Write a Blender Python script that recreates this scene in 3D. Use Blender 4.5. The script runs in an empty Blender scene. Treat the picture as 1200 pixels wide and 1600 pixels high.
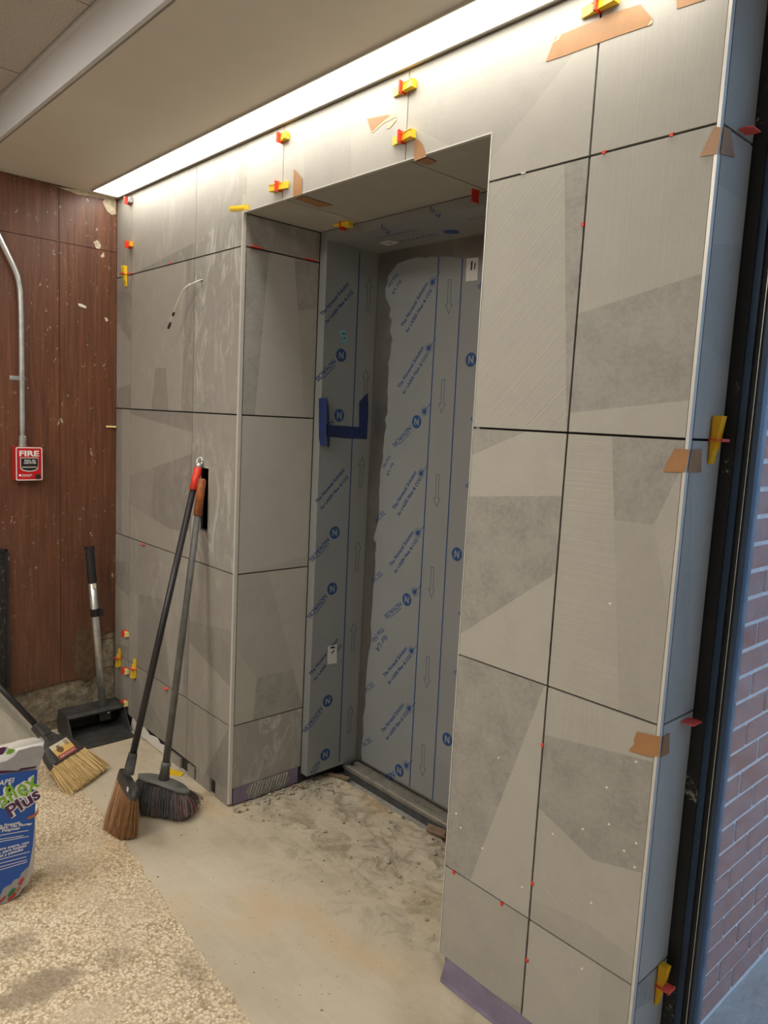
import bpy, math, random
from mathutils import Vector, Matrix, noise

SC = bpy.context.scene
COL = SC.collection

# ------------------------------------------------------------------ camera
cam = bpy.data.cameras.new('camera')
cam.sensor_fit = 'HORIZONTAL'; cam.sensor_width = 36.0; cam.lens = 34.851
cam.clip_start = 0.02; cam.clip_end = 200
cam_ob = bpy.data.objects.new('camera', cam); COL.objects.link(cam_ob)
cam_ob.matrix_world = Matrix.Translation((3.3398,-1.4546,1.5407)) @ Matrix(((0.670942,-0.124259,0.731024),(0.739856,0.046365,-0.671166),(0.049505,0.991166,0.123041))).to_4x4()
SC.camera = cam_ob

# ------------------------------------------------------------------ sky, exposure
world = bpy.data.worlds.new('world'); SC.world = world; world.use_nodes = True
bg = world.node_tree.nodes['Background']
bg.inputs['Color'].default_value = (0.45, 0.68, 1.0, 1); bg.inputs['Strength'].default_value = 1.35
SC.view_settings.view_transform = 'Standard'; SC.view_settings.look = 'None'
SC.view_settings.gamma = 1.0; SC.view_settings.use_curve_mapping = False
SC.view_settings.exposure = 0.14
STRIP_POWER = 9.8        # the linear fixture over the tiled wall
TROFFER_POWER = 18.5      # the ceiling lights of the lobby

# ------------------------------------------------------------------ plan (metres; tiled wall is y = 0, floor z = 0)
XL = -0.163              # face of the wood wall
OL, OR, XE = 0.941, 2.075, 2.645     # opening edges and outer corner of the tiled wall
C0, TW = 0.0, 0.590      # first full tile joint and tile width
C1, C2, C3, C4 = TW, 2*TW, 3*TW, 4*TW
J1, J2, J3, J4 = 2.132, 1.532, 0.932, 0.332
ZT, ZC, ZH = 2.246, 2.486, 2.62      # opening head, soffit, lobby ceiling
RD = 0.342               # depth of the reveal

# ------------------------------------------------------------------ materials
M = {}
class NT:
    def __init__(s, name):
        s.m = bpy.data.materials.new(name); s.m.use_nodes = True
        s.t = s.m.node_tree; s.b = s.t.nodes['Principled BSDF']; s.out = s.t.nodes['Material Output']
        s.co = s.n('ShaderNodeTexCoord').outputs['Object']
    def n(s, k, **a):
        x = s.t.nodes.new(k)
        for q, v in a.items(): setattr(x, q, v)
        return x
    def l(s, a, b): s.t.links.new(a, b)
    def scaled(s, sc):
        mp = s.n('ShaderNodeMapping'); s.l(s.co, mp.inputs['Vector']); mp.inputs['Scale'].default_value = sc
        return mp.outputs['Vector']
    def noise(s, scale, detail=4, rough=.6, vec=None, dist=0):
        x = s.n('ShaderNodeTexNoise'); x.inputs['Scale'].default_value = scale
        x.inputs['Detail'].default_value = detail; x.inputs['Roughness'].default_value = rough
        x.inputs['Distortion'].default_value = dist
        s.l(vec if vec is not None else s.co, x.inputs['Vector']); return x.outputs['Fac']
    def vor(s, scale, vec=None, out='Distance', feature='F1'):
        x = s.n('ShaderNodeTexVoronoi', feature=feature); x.inputs['Scale'].default_value = scale
        s.l(vec if vec is not None else s.co, x.inputs['Vector']); return x.outputs[out]
    def ramp(s, f, stops):
        x = s.n('ShaderNodeValToRGB'); e = x.color_ramp.elements
        while len(e) < len(stops): e.new(.5)
        for i, (p, c) in enumerate(stops):
            e[i].position = p; c = (c, c, c) if not hasattr(c, '__len__') else c
            e[i].color = (*c[:3], 1)
        s.l(f, x.inputs['Fac']); return x.outputs['Color']
    def mix(s, f, a, b, mode='MIX'):
        x = s.n('ShaderNodeMix', data_type='RGBA', blend_type=mode)
        for k, v in ((0, f), (6, a), (7, b)):
            if hasattr(v, 'is_output'): s.l(v, x.inputs[k])
            elif k: x.inputs[k].default_value = (*v[:3], 1)
            else: x.inputs[0].default_value = v
        return x.outputs[2]
    def math(s, op, a, b=0.0, clamp=False):
        x = s.n('ShaderNodeMath', operation=op, use_clamp=clamp)
        for k, v in ((0, a), (1, b)):
            if hasattr(v, 'is_output'): s.l(v, x.inputs[k])
            else: x.inputs[k].default_value = v
        return x.outputs[0]
    def sep(s):
        x = s.n('ShaderNodeSeparateXYZ'); s.l(s.co, x.inputs[0]); return x.outputs
    def dot(s, d):
        x = s.n('ShaderNodeVectorMath', operation='DOT_PRODUCT'); s.l(s.co, x.inputs[0])
        x.inputs[1].default_value = d; return x.outputs['Value']
    def col(s, c):
        if hasattr(c, 'is_output'): s.l(c, s.b.inputs['Base Color'])
        else: s.b.inputs['Base Color'].default_value = (*c[:3], 1)
    def bump(s, h, dist=.002, strength=.5):
        x = s.n('ShaderNodeBump'); x.inputs['Distance'].default_value = dist; x.inputs['Strength'].default_value = strength
        s.l(h, x.inputs['Height']); s.l(x.outputs['Normal'], s.b.inputs['Normal'])
    def p(s, rough=.5, metal=0.0, **kw):
        s.b.inputs['Roughness'].default_value = rough; s.b.inputs['Metallic'].default_value = metal
        for k, v in kw.items(): s.b.inputs[k.replace('_', ' ')].default_value = v
        return s.m

def plain(key, c, rough=.5, metal=0.0, var=.12, scale=30, bump=0.0, **kw):
    a = NT(key); f = a.noise(scale, 5)
    a.col(a.ramp(f, [(.3, [x*(1-var) for x in c]), (.7, [min(1, x*(1+var)) for x in c])]))
    if bump: a.bump(f, bump, .4)
    M[key] = a.p(rough, metal, **kw); return M[key]

def tile_mat(key, c, d=None, grain=.10, smear=0.0, period=.0075):
    a = NT(key)
    big = a.noise(2.2, 3, .55); fine = a.noise(75, 8, .8); mid = a.noise(11, 5, .65)
    f = a.math('ADD', a.math('MULTIPLY', fine, .5), a.math('MULTIPLY', mid, .5))
    cc = a.ramp(f, [(.36, [x*(1-grain*1.6) for x in c]), (.50, c), (.64, [x*(1+grain) for x in c])])
    cc = a.mix(a.math('MULTIPLY', big, .35), cc, [x*.80 for x in c])
    hgt = fine
    if d is not None:
        nz = a.n('ShaderNodeTexNoise', noise_dimensions='1D'); nz.inputs['Scale'].default_value = 1.0; nz.inputs['Detail'].default_value = 3
        w = a.math('ADD', a.math('MULTIPLY', a.dot(d), 1.35/period), a.math('MULTIPLY', a.noise(5, 3), 1.6))
        a.l(w, nz.inputs['W']); sn = a.ramp(nz.outputs['Fac'], [(.36, 0.0), (.60, 1.0)])
        cc = a.mix(a.math('MULTIPLY', sn, .17), cc, [x*.70 for x in c])
        hgt = a.math('ADD', a.math('MULTIPLY', fine, .3), a.math('MULTIPLY', sn, .4))
    if smear:
        sv = a.scaled((7, 7, 2.6))
        n1 = a.noise(1.6, 9, .72, sv, 1.6); n2 = a.noise(1.1, 2, .5)
        msk = a.math('MULTIPLY', a.ramp(n1, [(.50, 0.0), (.66, 1.0)]), a.ramp(n2, [(.38, .15), (.58, 1.0)]))
        cc = a.mix(a.math('MULTIPLY', msk, smear), cc, (.60, .59, .55))
    a.col(cc); a.bump(hgt, .0006, .5)
    M[key] = a.p(.55)

s2 = math.sqrt(.5)
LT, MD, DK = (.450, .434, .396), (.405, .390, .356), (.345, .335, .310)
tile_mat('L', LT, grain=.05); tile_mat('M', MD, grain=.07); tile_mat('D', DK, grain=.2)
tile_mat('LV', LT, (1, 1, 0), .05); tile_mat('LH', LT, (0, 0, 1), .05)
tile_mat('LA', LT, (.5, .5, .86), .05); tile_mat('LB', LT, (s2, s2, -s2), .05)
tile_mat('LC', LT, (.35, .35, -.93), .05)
# the same porcelain on the far pier, hazy with wiped thin-set
tile_mat('l', (.362, .345, .313), grain=.06, smear=.30); tile_mat('m', (.325, .309, .281), grain=.07, smear=.35)
tile_mat('d', (.278, .265, .242), grain=.12, smear=.30); tile_mat('w', (.335, .322, .296), grain=.08, smear=1.0)

plain('backer', (.035, .034, .033), .9); plain('purple', (.215, .18, .27), .6, var=.2, scale=14)
plain('thinset', (.30, .29, .27), .9, var=.25, scale=40, bump=.003)
plain('aluminium', (.72, .72, .70), .32, .9, var=.05); plain('trim_satin', (.66, .65, .61), .4, .25, var=.04); plain('white_paint', (.78, .77, .74), .5, var=.04, scale=6)
plain('soffit_paint', (.68, .645, .58), .65, var=.05, scale=2.5)
plain('fascia_paint', (.66, .67, .70), .5, var=.03, scale=3)
plain('grey_wall', (.62, .60, .56), .7, var=.05, scale=4)
plain('galvanised', (.62, .64, .65), .35, .85, var=.18, scale=25)
plain('steel', (.36, .345, .32), .3, .9, var=.12, scale=8)
plain('sill_metal', (.36, .34, .30), .45, .6, var=.25, scale=20)
plain('dark_steel', (.10, .105, .11), .5, .4, var=.3, scale=20)
plain('red_plastic', (.72, .045, .025), .4, var=.06); plain('yellow_plastic', (.86, .58, .025), .4, var=.06)
plain('orange_plastic', (.90, .35, .02), .4, var=.06); plain('straw_dark', (.50, .33, .13), .7, var=.2); plain('straw_light', (.74, .57, .28), .7, var=.15); plain('bristle_dark', (.29, .155, .075), .7, var=.2); plain('bristle_light', (.50, .30, .16), .7, var=.2); plain('warm_yellow', (.95, .52, .012), .4, var=.05); plain('pale_yellow', (.85, .72, .30), .45, var=.06)
plain('pink_red', (.80, .10, .08), .45, var=.06)
plain('grey_plastic', (.30, .30, .30), .5); plain('black_plastic', (.018, .018, .02), .42, var=.25, scale=18)
plain('dusty_black', (.045, .044, .043), .6, var=.5, scale=22)
plain('grey_grip', (.125, .128, .122), .5, var=.3, scale=20); plain('worn_orange', (.34, .10, .03), .55, var=.4, scale=40)
plain('tape_brown', (.37, .19, .078), .42, var=.13, scale=16, bump=.0008)
plain('tape_pale', (.62, .47, .30), .6, var=.15, scale=50)
plain('blue_tape', (.008, .022, .11), .55, var=.2, scale=30, bump=.0008)
plain('white_label', (.62, .62, .60), .5, var=.04); plain('cyan_label', (.16, .42, .48), .5, var=.05)
plain('print_blue', (.013, .062, .205), .5, var=.05); plain('print_dark', (.06, .08, .12), .5, var=.05)
plain('black_ink', (.02, .02, .02), .6, var=.05); plain('white_ink', (.80, .79, .76), .5, var=.03)
plain('alarm_red', (.55, .012, .018), .3, var=.05); plain('wood_scrap', (.22, .15, .10), .8, var=.3, scale=60)
plain('bag_paper', (.66, .64, .60), .55, var=.07, scale=10, bump=.004); plain('bag_grey', (.36, .35, .35), .5, var=.12, scale=18, bump=.003)
plain('bag_blue', (.008, .085, .40), .35, var=.08, scale=8); plain('bag_green', (.22, .48, .03), .45, var=.05)
plain('bag_plum', (.085, .018, .085), .45, var=.08); plain('bag_orange', (.42, .14, .05), .5)
plain('bag_red', (.42, .05, .04), .5, var=.2, scale=60); plain('bag_leaf', (.04, .20, .09), .5, var=.2, scale=60)
plain('label_yellow', (.78, .52, .16), .5, var=.06); plain('label_cream', (.72, .66, .50), .5, var=.06)
plain('label_red', (.45, .05, .05), .5); plain('label_brown', (.20, .12, .05), .6)
plain('cable_white', (.62, .60, .54), .5, var=.08, scale=60)
plain('straw', (.64, .46, .20), .7, var=.1); plain('brown_bristle', (.40, .225, .11), .7, var=.1)
plain('grey_bristle', (.125, .124, .128), .7, var=.3, scale=60); plain('rust_bristle', (.26, .07, .045), .7, var=.3, scale=60)
plain('beige_sheet', (.40, .375, .31), .6, var=.16, scale=7); plain('frame_sky_tint', (.035, .065, .12), .35, .3, var=.1, scale=6)  # window frame: blue sky reflection put into the dark anodised base colour
plain('frame_black', (.010, .010, .011), .5, var=.3, scale=9); plain('gasket', (.008, .008, .009), .6)
plain('mortar', (.80, .81, .82), .9, var=.15, scale=40); plain('grey_debris', (.42, .385, .32), .9, var=.3, scale=80)
plain('plaster', (.56, .49, .36), .9, var=.3, scale=45, bump=.004)
plain('screw_metal', (.6, .6, .6), .3, .9)

a = NT('film'); f = a.noise(3, 3)                          # pale blue-grey protective film on brushed steel
a.col(a.ramp(f, [(.3, (.255, .272, .282)), (.7, (.285, .302, .312))])); a.bump(a.noise(40, 3), .0005, .15)
M['film'] = a.p(.34, .15)

a = NT('wood')                                             # reddish veneer, vertical grain, scuffed
g = a.noise(3.0, 8, .7, a.scaled((1, 26, 1.0)), .3); g2 = a.noise(2.0, 5, .6, a.scaled((1, 90, 3)))
c = a.ramp(g, [(.28, (.070, .024, .013)), (.50, (.150, .054, .026)), (.72, (.25, .098, .046))])
c = a.mix(a.math('MULTIPLY', g2, .35), c, (.05, .02, .012))
z = a.sep()[2]
low = a.math('MULTIPLY', a.ramp(a.math('MULTIPLY', z, .5), [(.10, 1.0), (.62, 0.0)]), a.ramp(a.noise(5, 4), [(.35, .3), (.65, 1.0)]))
c = a.mix(a.math('MULTIPLY', low, .55), c, (.075, .052, .034))
sc1 = a.ramp(a.noise(4.0, 12, .9, a.scaled((5, 8, 4)), 1.5), [(.56, 0.0), (.64, 1.0)])
sc2 = a.ramp(a.noise(36, 5, .7, a.scaled((1, 1.3, .75)), .5), [(.635, 0.0), (.675, 1.0)])
sc3 = a.ramp(a.noise(2.3, 3, .5), [(.42, 0.0), (.55, 1.0)])
sc4 = a.ramp(a.noise(3.0, 3, .6, a.scaled((1, 60, 2.5)), .8), [(.66, 0.0), (.72, 1.0)])
sc5 = a.ramp(a.noise(30, 6, .8, a.scaled((1, 2, 1))), [(.55, 0.0), (.72, 1.0)])
c = a.mix(a.math('MULTIPLY', sc1, .34), c, (.38, .30, .24))
c = a.mix(a.math('MULTIPLY', sc4, .22), c, (.42, .33, .25))
c = a.mix(a.math('MULTIPLY', a.math('MULTIPLY', sc5, low), .30), c, (.30, .25, .18))
c = a.mix(a.math('MULTIPLY', a.math('MULTIPLY', sc2, sc3), .85), c, (.58, .50, .42))
a.col(c); a.bump(g2, .0006, .4); M['wood'] = a.p(.42)
plain('patch_wood', (.115, .072, .042), .55, var=.35, scale=40)

a = NT('concrete_wall'); f = a.noise(24, 10, .8)
a.col(a.ramp(f, [(.36, (.12, .095, .066)), (.52, (.30, .25, .178)), (.68, (.48, .41, .29))]))
a.bump(f, .012, .8); M['concrete_wall'] = a.p(.95)

a = NT('screed'); big = a.noise(2.1, 5, .6); f = a.noise(34, 8, .75); sw = a.noise(3.0, 6, .6, a.scaled((1, 5, 1)), 1.0)
c = a.ramp(big, [(.32, (0.488, 0.421, 0.305)), (.55, (0.610, 0.537, 0.409)), (.72, (0.659, 0.592, 0.470))])
c = a.mix(a.math('MULTIPLY', f, .30), c, (0.403, 0.348, 0.256))
c = a.mix(a.ramp(sw, [(.45, 0.0), (.7, .30)]), c, (0.708, 0.647, 0.537))
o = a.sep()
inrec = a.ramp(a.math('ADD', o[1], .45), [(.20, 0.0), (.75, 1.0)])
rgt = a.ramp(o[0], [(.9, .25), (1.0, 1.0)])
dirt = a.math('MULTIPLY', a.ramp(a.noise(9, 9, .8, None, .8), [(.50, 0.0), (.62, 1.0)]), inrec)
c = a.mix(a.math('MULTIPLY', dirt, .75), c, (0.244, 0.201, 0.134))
c = a.mix(a.ramp(a.noise(1.8, 3, .5, a.scaled((1, 1.6, 1))), [(.54, 0.0), (.70, .55)]), c, (0.610, 0.439, 0.244))
c = a.mix(a.ramp(a.vor(26), [(.05, .7), (.08, 0.0)]), c, (0.268, 0.232, 0.171))
a.col(c); a.bump(a.math('ADD', f, a.math('MULTIPLY', dirt, .8)), .004, .6); M['screed'] = a.p(.85)

a = NT('aggregate'); v = a.vor(130, None, 'Color'); vd = a.vor(130); big = a.noise(3.0, 5, .6)
vv = a.n('ShaderNodeSeparateColor'); a.l(v, vv.inputs[0])
c = a.ramp(vv.outputs[0], [(.0, (0.359, 0.255, 0.153)), (.18, (0.574, 0.448, 0.280)), (.6, (0.753, 0.630, 0.440)), (.9, (0.833, 0.740, 0.561))])
c = a.mix(a.ramp(vd, [(.45, 0.0), (.75, .6)]), c, (0.299, 0.231, 0.153))
c = a.mix(a.ramp(big, [(.50, 0.0), (.66, .8)]), c, (0.562, 0.468, 0.337))
c = a.mix(a.ramp(a.noise(2.2, 4, .6, a.scaled((1.5, 1, 1))), [(.62, 0.0), (.70, .4)]), c, (0.40, 0.34, 0.25))
c = a.mix(a.ramp(a.noise(1.3, 3), [(.55, 0.0), (.70, .35)]), c, (0.658, 0.436, 0.191))
for (cx, cy), (wx, wy), st in (((1.443,-0.866), (.06, .10), .75), ((1.243,-0.866), (.05, .06), .5), ((1.464,-0.67), (.05, .05), .4), ((1.641,-0.528), (.09, .03), .4)):
    o = a.sep(); dx = a.math('DIVIDE', a.math('SUBTRACT', o[0], cx), wx); dy = a.math('DIVIDE', a.math('SUBTRACT', o[1], cy), wy)
    rr_ = a.math('SQRT', a.math('ADD', a.math('MULTIPLY', dx, dx), a.math('MULTIPLY', dy, dy)))
    f_ = a.ramp(a.math('MULTIPLY', a.math('ADD', rr_, a.math('MULTIPLY', a.noise(14, 5, .7), 1.6)), .4), [(.62, st), (.80, 0.0)])
    c = a.mix(f_, c, (0.249, 0.194, 0.131))
a.col(c); a.bump(vd, .003, .5); M['aggregate'] = a.p(.75)

a = NT('ceiling_board'); f = a.noise(160, 4, .8)
a.col(a.ramp(f, [(.35, (.44, .41, .38)), (.55, (.56, .53, .49))])); a.bump(f, .001, .6); M['ceiling_board'] = a.p(.9)

a = NT('speckled_black'); f = a.noise(60, 8, .85, a.scaled((1, 1, .6)))
a.col(a.ramp(f, [(.55, (.012, .012, .012)), (.66, (.22, .20, .18))])); a.bump(f, .004, .6); M['speckled_black'] = a.p(.7)

a = NT('spattered_black'); f = a.noise(9, 8, .8)
a.col(a.ramp(f, [(.585, (.011, .011, .012)), (.62, (.38, .36, .31))])); M['spattered_black'] = a.p(.55)

a = NT('brick_red'); f = a.noise(30, 7, .7); b2 = a.noise(2.7, 2)
c = a.ramp(f, [(.3, (.24, .062, .045)), (.6, (.38, .11, .08)), (.75, (.50, .25, .21))])
c = a.mix(a.ramp(b2, [(.35, 0.0), (.65, .5)]), c, (.33, .13, .12))
a.col(c); a.bump(f, .004, .6); M['brick_red'] = a.p(.85)

a = NT('pavement'); f = a.noise(26, 8, .75, a.scaled((2.5, 1, 1)))
a.col(a.ramp(f, [(.35, (.28, .27, .25)), (.65, (.45, .43, .40))])); a.bump(f, .006, .7); M['pavement'] = a.p(.9)

a = NT('glass')                                            # dusty clear pane
tr = a.n('ShaderNodeBsdfTransparent'); tr.inputs[0].default_value = (.93, .95, .97, 1)
gl = a.n('ShaderNodeBsdfGlossy'); gl.inputs['Roughness'].default_value = .03
df = a.n('ShaderNodeBsdfTranslucent'); df.inputs[0].default_value = (.8, .85, .9, 1)
m1 = a.n('ShaderNodeMixShader'); m1.inputs[0].default_value = .07; a.l(tr.outputs[0], m1.inputs[1]); a.l(gl.outputs[0], m1.inputs[2])
m2 = a.n('ShaderNodeMixShader'); a.l(a.ramp(a.noise(14, 8, .8), [(.4, .05), (.75, .22)]), m2.inputs[0])
a.l(m1.outputs[0], m2.inputs[1]); a.l(df.outputs[0], m2.inputs[2]); a.l(m2.outputs[0], a.out.inputs['Surface'])
M['glass'] = a.m

def emit(key, c, s):
    a = NT(key); e = a.n('ShaderNodeEmission'); e.inputs[0].default_value = (*c, 1); e.inputs[1].default_value = s
    a.l(e.outputs[0], a.out.inputs['Surface']); M[key] = a.m
emit('strip_glow', (1.0, .945, .83), STRIP_POWER)
emit('troffer_glow', (1.0, .93, .82), TROFFER_POWER)

# ------------------------------------------------------------------ builders
def mesh(name, V, Fc, mats, parent=None, mi=None, smooth=False):
    me = bpy.data.meshes.new(name); me.from_pydata([tuple(v) for v in V], [], Fc)
    for m in (mats if isinstance(mats, (list, tuple)) else [mats]): me.materials.append(M[m] if isinstance(m, str) else m)
    if mi: me.polygons.foreach_set('material_index', mi)
    if smooth: me.polygons.foreach_set('use_smooth', [True]*len(me.polygons))
    me.update()
    o = bpy.data.objects.new(name, me); COL.objects.link(o)
    if parent: o.parent = parent
    return o
def empty(name, loc=(0, 0, 0)):
    o = bpy.data.objects.new(name, None); COL.objects.link(o); o.location = loc; o.empty_display_size = .05; return o
def tag(o, label=None, cat=None, group=None, kind=None):
    for k, v in (('label', label), ('category', cat), ('group', group), ('kind', kind)):
        if v: o[k] = v
    return o
def struct(o): o['kind'] = 'structure'; return o
class MB:
    """collects pieces that become ONE mesh object"""
    def __init__(s): s.V, s.F, s.I = [], [], []
    def add(s, V, Fc, mi=0):
        b = len(s.V); s.V += [Vector(v) for v in V]; s.F += [[i+b for i in f] for f in Fc]; s.I += [mi]*len(Fc); return s
    def box(s, x0, x1, y0, y1, z0, z1, mi=0, ch=0.0):
        V = [(x, y, z) for x in (x0, x1) for y in (y0, y1) for z in (z0, z1)]
        return s.add(V, [(0, 1, 3, 2), (4, 6, 7, 5), (0, 4, 5, 1), (2, 3, 7, 6), (0, 2, 6, 4), (1, 5, 7, 3)], mi)
    def obox(s, c, ax, ay, az, mi=0):
        """box about c with half-axis vectors"""
        c, ax, ay, az = map(Vector, (c, ax, ay, az))
        V = [c+ax*i+ay*j+az*k for i in (-1, 1) for j in (-1, 1) for k in (-1, 1)]
        return s.add(V, [(0, 1, 3, 2), (4, 6, 7, 5), (0, 4, 5, 1), (2, 3, 7, 6), (0, 2, 6, 4), (1, 5, 7, 3)], mi)
    def loft(s, rings, mi=0, cap=True, closed=True):
        n = len(rings[0]); V = [p for r in rings for p in r]; Fc = []
        for i in range(len(rings)-1):
            for j in range(n if closed else n-1):
                k = (j+1) % n; Fc.append((i*n+j, i*n+k, (i+1)*n+k, (i+1)*n+j))
        if cap: Fc += [list(range(n))[::-1], [(len(rings)-1)*n+j for j in range(n)]]
        return s.add(V, Fc, mi)
    def tube(s, pts, r, n=12, mi=0, cap=True):
        pts = [Vector(p) for p in pts]; rr = r if hasattr(r, '__len__') else [r]*len(pts); rings = []; up = None
        for i, p in enumerate(pts):
            t = (pts[min(i+1, len(pts)-1)]-pts[max(i-1, 0)]).normalized()
            if up is None: up = t.orthogonal().normalized()
            up = (up-t*up.dot(t)).normalized(); b = t.cross(up)
            rings.append([p+(up*math.cos(2*math.pi*k/n)+b*math.sin(2*math.pi*k/n))*rr[i] for k in range(n)])
        return s.loft(rings, mi, cap)
    def prism(s, fn, poly, n0, n1, mi=0):
        """polygon (u,v) on a plane fn(u,v,n), thick from n0 (back) to n1 (front)"""
        k = len(poly); A = [fn(u, v, n1) for u, v in poly]; B_ = [fn(u, v, n0) for u, v in poly]
        return s.add(A+B_, [list(range(k)), [k+i for i in range(k)][::-1]]+[((i+1) % k, i, k+i, k+(i+1) % k) for i in range(k)], mi)
    def build(s, name, mats, parent=None, smooth=False): return mesh(name, s.V, s.F, mats, parent, s.I, smooth)

# planes: (u, v) as seen from the room, n = distance out of the plane
P = {
 'front': lambda u, v, n=0: (u, -n, v), 'jamb': lambda u, v, n=0: (OL+n, u, v), 'side': lambda u, v, n=0: (XE+n, u, v),
 'soffit': lambda u, v, n=0: (u, -v, ZT-n), 'rjamb': lambda u, v, n=0: (OR-n, -u, v), 'door': lambda u, v, n=0: (u, .605-n, v),
 'frame': lambda u, v, n=0: (.987+n, u, v), 'wood': lambda u, v, n=0: (XL+n, u, v), 'bag': lambda u, v, n=0: (1.03+n, u, v),
 'head': lambda u, v, n=0: (u, -v, 2.209-n), 'headface': lambda u, v, n=0: (u, RD-n, v)}
def fl(p): return (p[0], -p[1])

def split(poly, p, q):
    Lp, Rp = [], []
    def sd(a): return (q[0]-p[0])*(a[1]-p[1])-(q[1]-p[1])*(a[0]-p[0])
    for i in range(len(poly)):
        a, b = poly[i], poly[(i+1) % len(poly)]; da, db = sd(a), sd(b)
        if da >= 0: Lp.append(a)
        if da <= 0: Rp.append(a)
        if da*db < 0:
            t = da/(da-db); c = (a[0]+(b[0]-a[0])*t, a[1]+(b[1]-a[1])*t); Lp.append(c); Rp.append(c)
    return (Lp if len(Lp) > 2 else []), (Rp if len(Rp) > 2 else [])
def facets(poly, tree):
    if not poly: return []
    if isinstance(tree, str): return [(poly, tree)]
    p, q, a, b = tree; l, r = split(poly, p, q)
    return facets(l, a)+facets(r, b)
def rect(u0, u1, v0, v1): return [(u0, v0), (u1, v0), (u1, v1), (u0, v1)]
def tile(parent, plane, polys, outline, tree, th=.010, proud=0.0, name='tile'):
    """one porcelain tile; its printed facets are faces of their own"""
    fn = P[plane]; V, Fc, I, ms = [], [], [], []
    def mi(k):
        if k not in ms: ms.append(k)
        return ms.index(k)
    for poly in polys:
        for fp, k in facets(poly, tree):
            b = len(V); V += [fn(u, v, proud) for u, v in fp]; Fc.append(list(range(b, b+len(fp)))); I.append(mi(k))
    b = len(V); n = len(outline)
    V += [fn(u, v, proud) for u, v in outline]+[fn(u, v, -th) for u, v in outline]
    for i in range(n):
        j = (i+1) % n; Fc.append((b+j, b+i, b+n+i, b+n+j)); I.append(0)
    return mesh(name, V, Fc, ms, parent, I)

# ------------------------------------------------------------------ structure: floor
def yb(x): # edge between the old aggregate floor and the new screed
    pts = [(-.2, -.375), (.5, -.40), (.9, -.412), (1.22, -.445), (1.9, -.495), (2.6, -.55), (5.7, -.80)]
    for (a0, b0), (a1, b1) in zip(pts, pts[1:]):
        if x <= a1: return b0+(b1-b0)*(x-a0)/(a1-a0)
    return -.8
random.seed(4)
edge = []
x = -.19
while x < 5.6:
    edge.append((x, yb(x)+random.uniform(-.006, .006)+.010*noise.noise((x*9, 0, 0)))); x += random.uniform(.02, .05)
edge.append((5.6, yb(5.6)))
b = MB()
b.add([(x, y, 0) for x, y in edge]+[(5.6, .0, 0), (2.09, .0, 0), (.925, .0, 0), (-.19, .0, 0)], [list(range(len(edge)+4))])
b.box(-.19, .925, 0, .10, -.10, 0); b.box(2.09, 5.6, 0, .28, -.10, 0)
# recess: broken slab running up to the sill
nx, ny = 70, 34; V, Fc = [], []
for j in range(ny+1):
    for i in range(nx+1):
        X = .925+1.165*i/nx; e = .525+.018*noise.noise((X*6, 3, 0))+.010*noise.noise((X*25, 7, 0)); Y = e*j/ny
        k = min(1, j/8)
        Z = k*(.006*noise.noise((X*9, Y*9, 1))+.004*noise.noise((X*31, Y*31, 2))) - .004*k
        V.append((X, Y, Z if j < ny else -.09))
for j in range(ny):
    for i in range(nx):
        a0 = j*(nx+1)+i; Fc.append((a0, a0+1, a0+nx+2, a0+nx+1))
b.add(V, Fc); b.box(.8, 2.2, .3, .8, -.12, -.085)
floor = struct(b.build('floor', 'screed'))
top = MB(); n = len(edge)
A = [(x, y, .005) for x, y in edge]
top.add(A+[(5.6, -4.2, .005), (-.19, -4.2, .005)], [list(range(n+2))[::-1]])
top.add([(x, y, .005) for x, y in edge]+[(x, y+.004, -.002) for x, y in edge], [(i, i+1, n+i+1, n+i) for i in range(n-1)])
top.build('aggregate_topping', 'aggregate', floor)

# ------------------------------------------------------------------ structure: tiled wall and its substrate
hx0, hx1 = (0.672,1.06)[0], (0.728,1.074)[0]; hz0, hz1 = (0.728,1.071)[1], (0.718,1.316)[1]
b = MB(); s = .0125
b.box(-.19, hx0, s, RD, 0, ZC); b.box(hx1, OL-s, s, RD, 0, ZC); b.box(hx0, hx1, s, RD, 0, hz0); b.box(hx0, hx1, s, RD, hz1, ZC); b.box(hx0, hx1, .08, RD, hz0, hz1)
b.box(OL-s, OR+s, s, RD, ZT+s, ZC)
b.box(OR+s, XE-s, s, .145, 0, ZC); b.box(OR+s, 2.60, .145, .62, 0, ZC)
wall = struct(b.build('wall_front', 'backer'))
h, v = .0026, .0016       # half joints
def T(x0, x1, z0, z1, tree, plane='front', gl=v, gr=v, gb=h, gt=h, proud=0):
    r = rect(x0+gl, x1-gr, z0+gb, z1-gt); return tile(wall, plane, [r], r, tree, proud=proud)
# right-hand pier
w4 = .0026
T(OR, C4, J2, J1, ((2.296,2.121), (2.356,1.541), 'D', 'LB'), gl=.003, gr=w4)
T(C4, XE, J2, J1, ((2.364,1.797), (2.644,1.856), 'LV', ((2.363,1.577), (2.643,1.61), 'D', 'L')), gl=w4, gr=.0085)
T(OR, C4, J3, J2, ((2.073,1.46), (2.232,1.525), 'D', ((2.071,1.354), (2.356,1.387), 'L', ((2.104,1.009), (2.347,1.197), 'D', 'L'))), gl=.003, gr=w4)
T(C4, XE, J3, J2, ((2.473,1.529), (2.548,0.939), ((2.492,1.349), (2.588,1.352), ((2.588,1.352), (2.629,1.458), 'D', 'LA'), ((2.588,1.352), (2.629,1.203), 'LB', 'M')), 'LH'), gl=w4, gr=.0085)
T(OR, C4, J4, J3, ((2.336,0.88), (2.166,0.332), 'L', 'D'), gl=.003, gr=w4)
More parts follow.
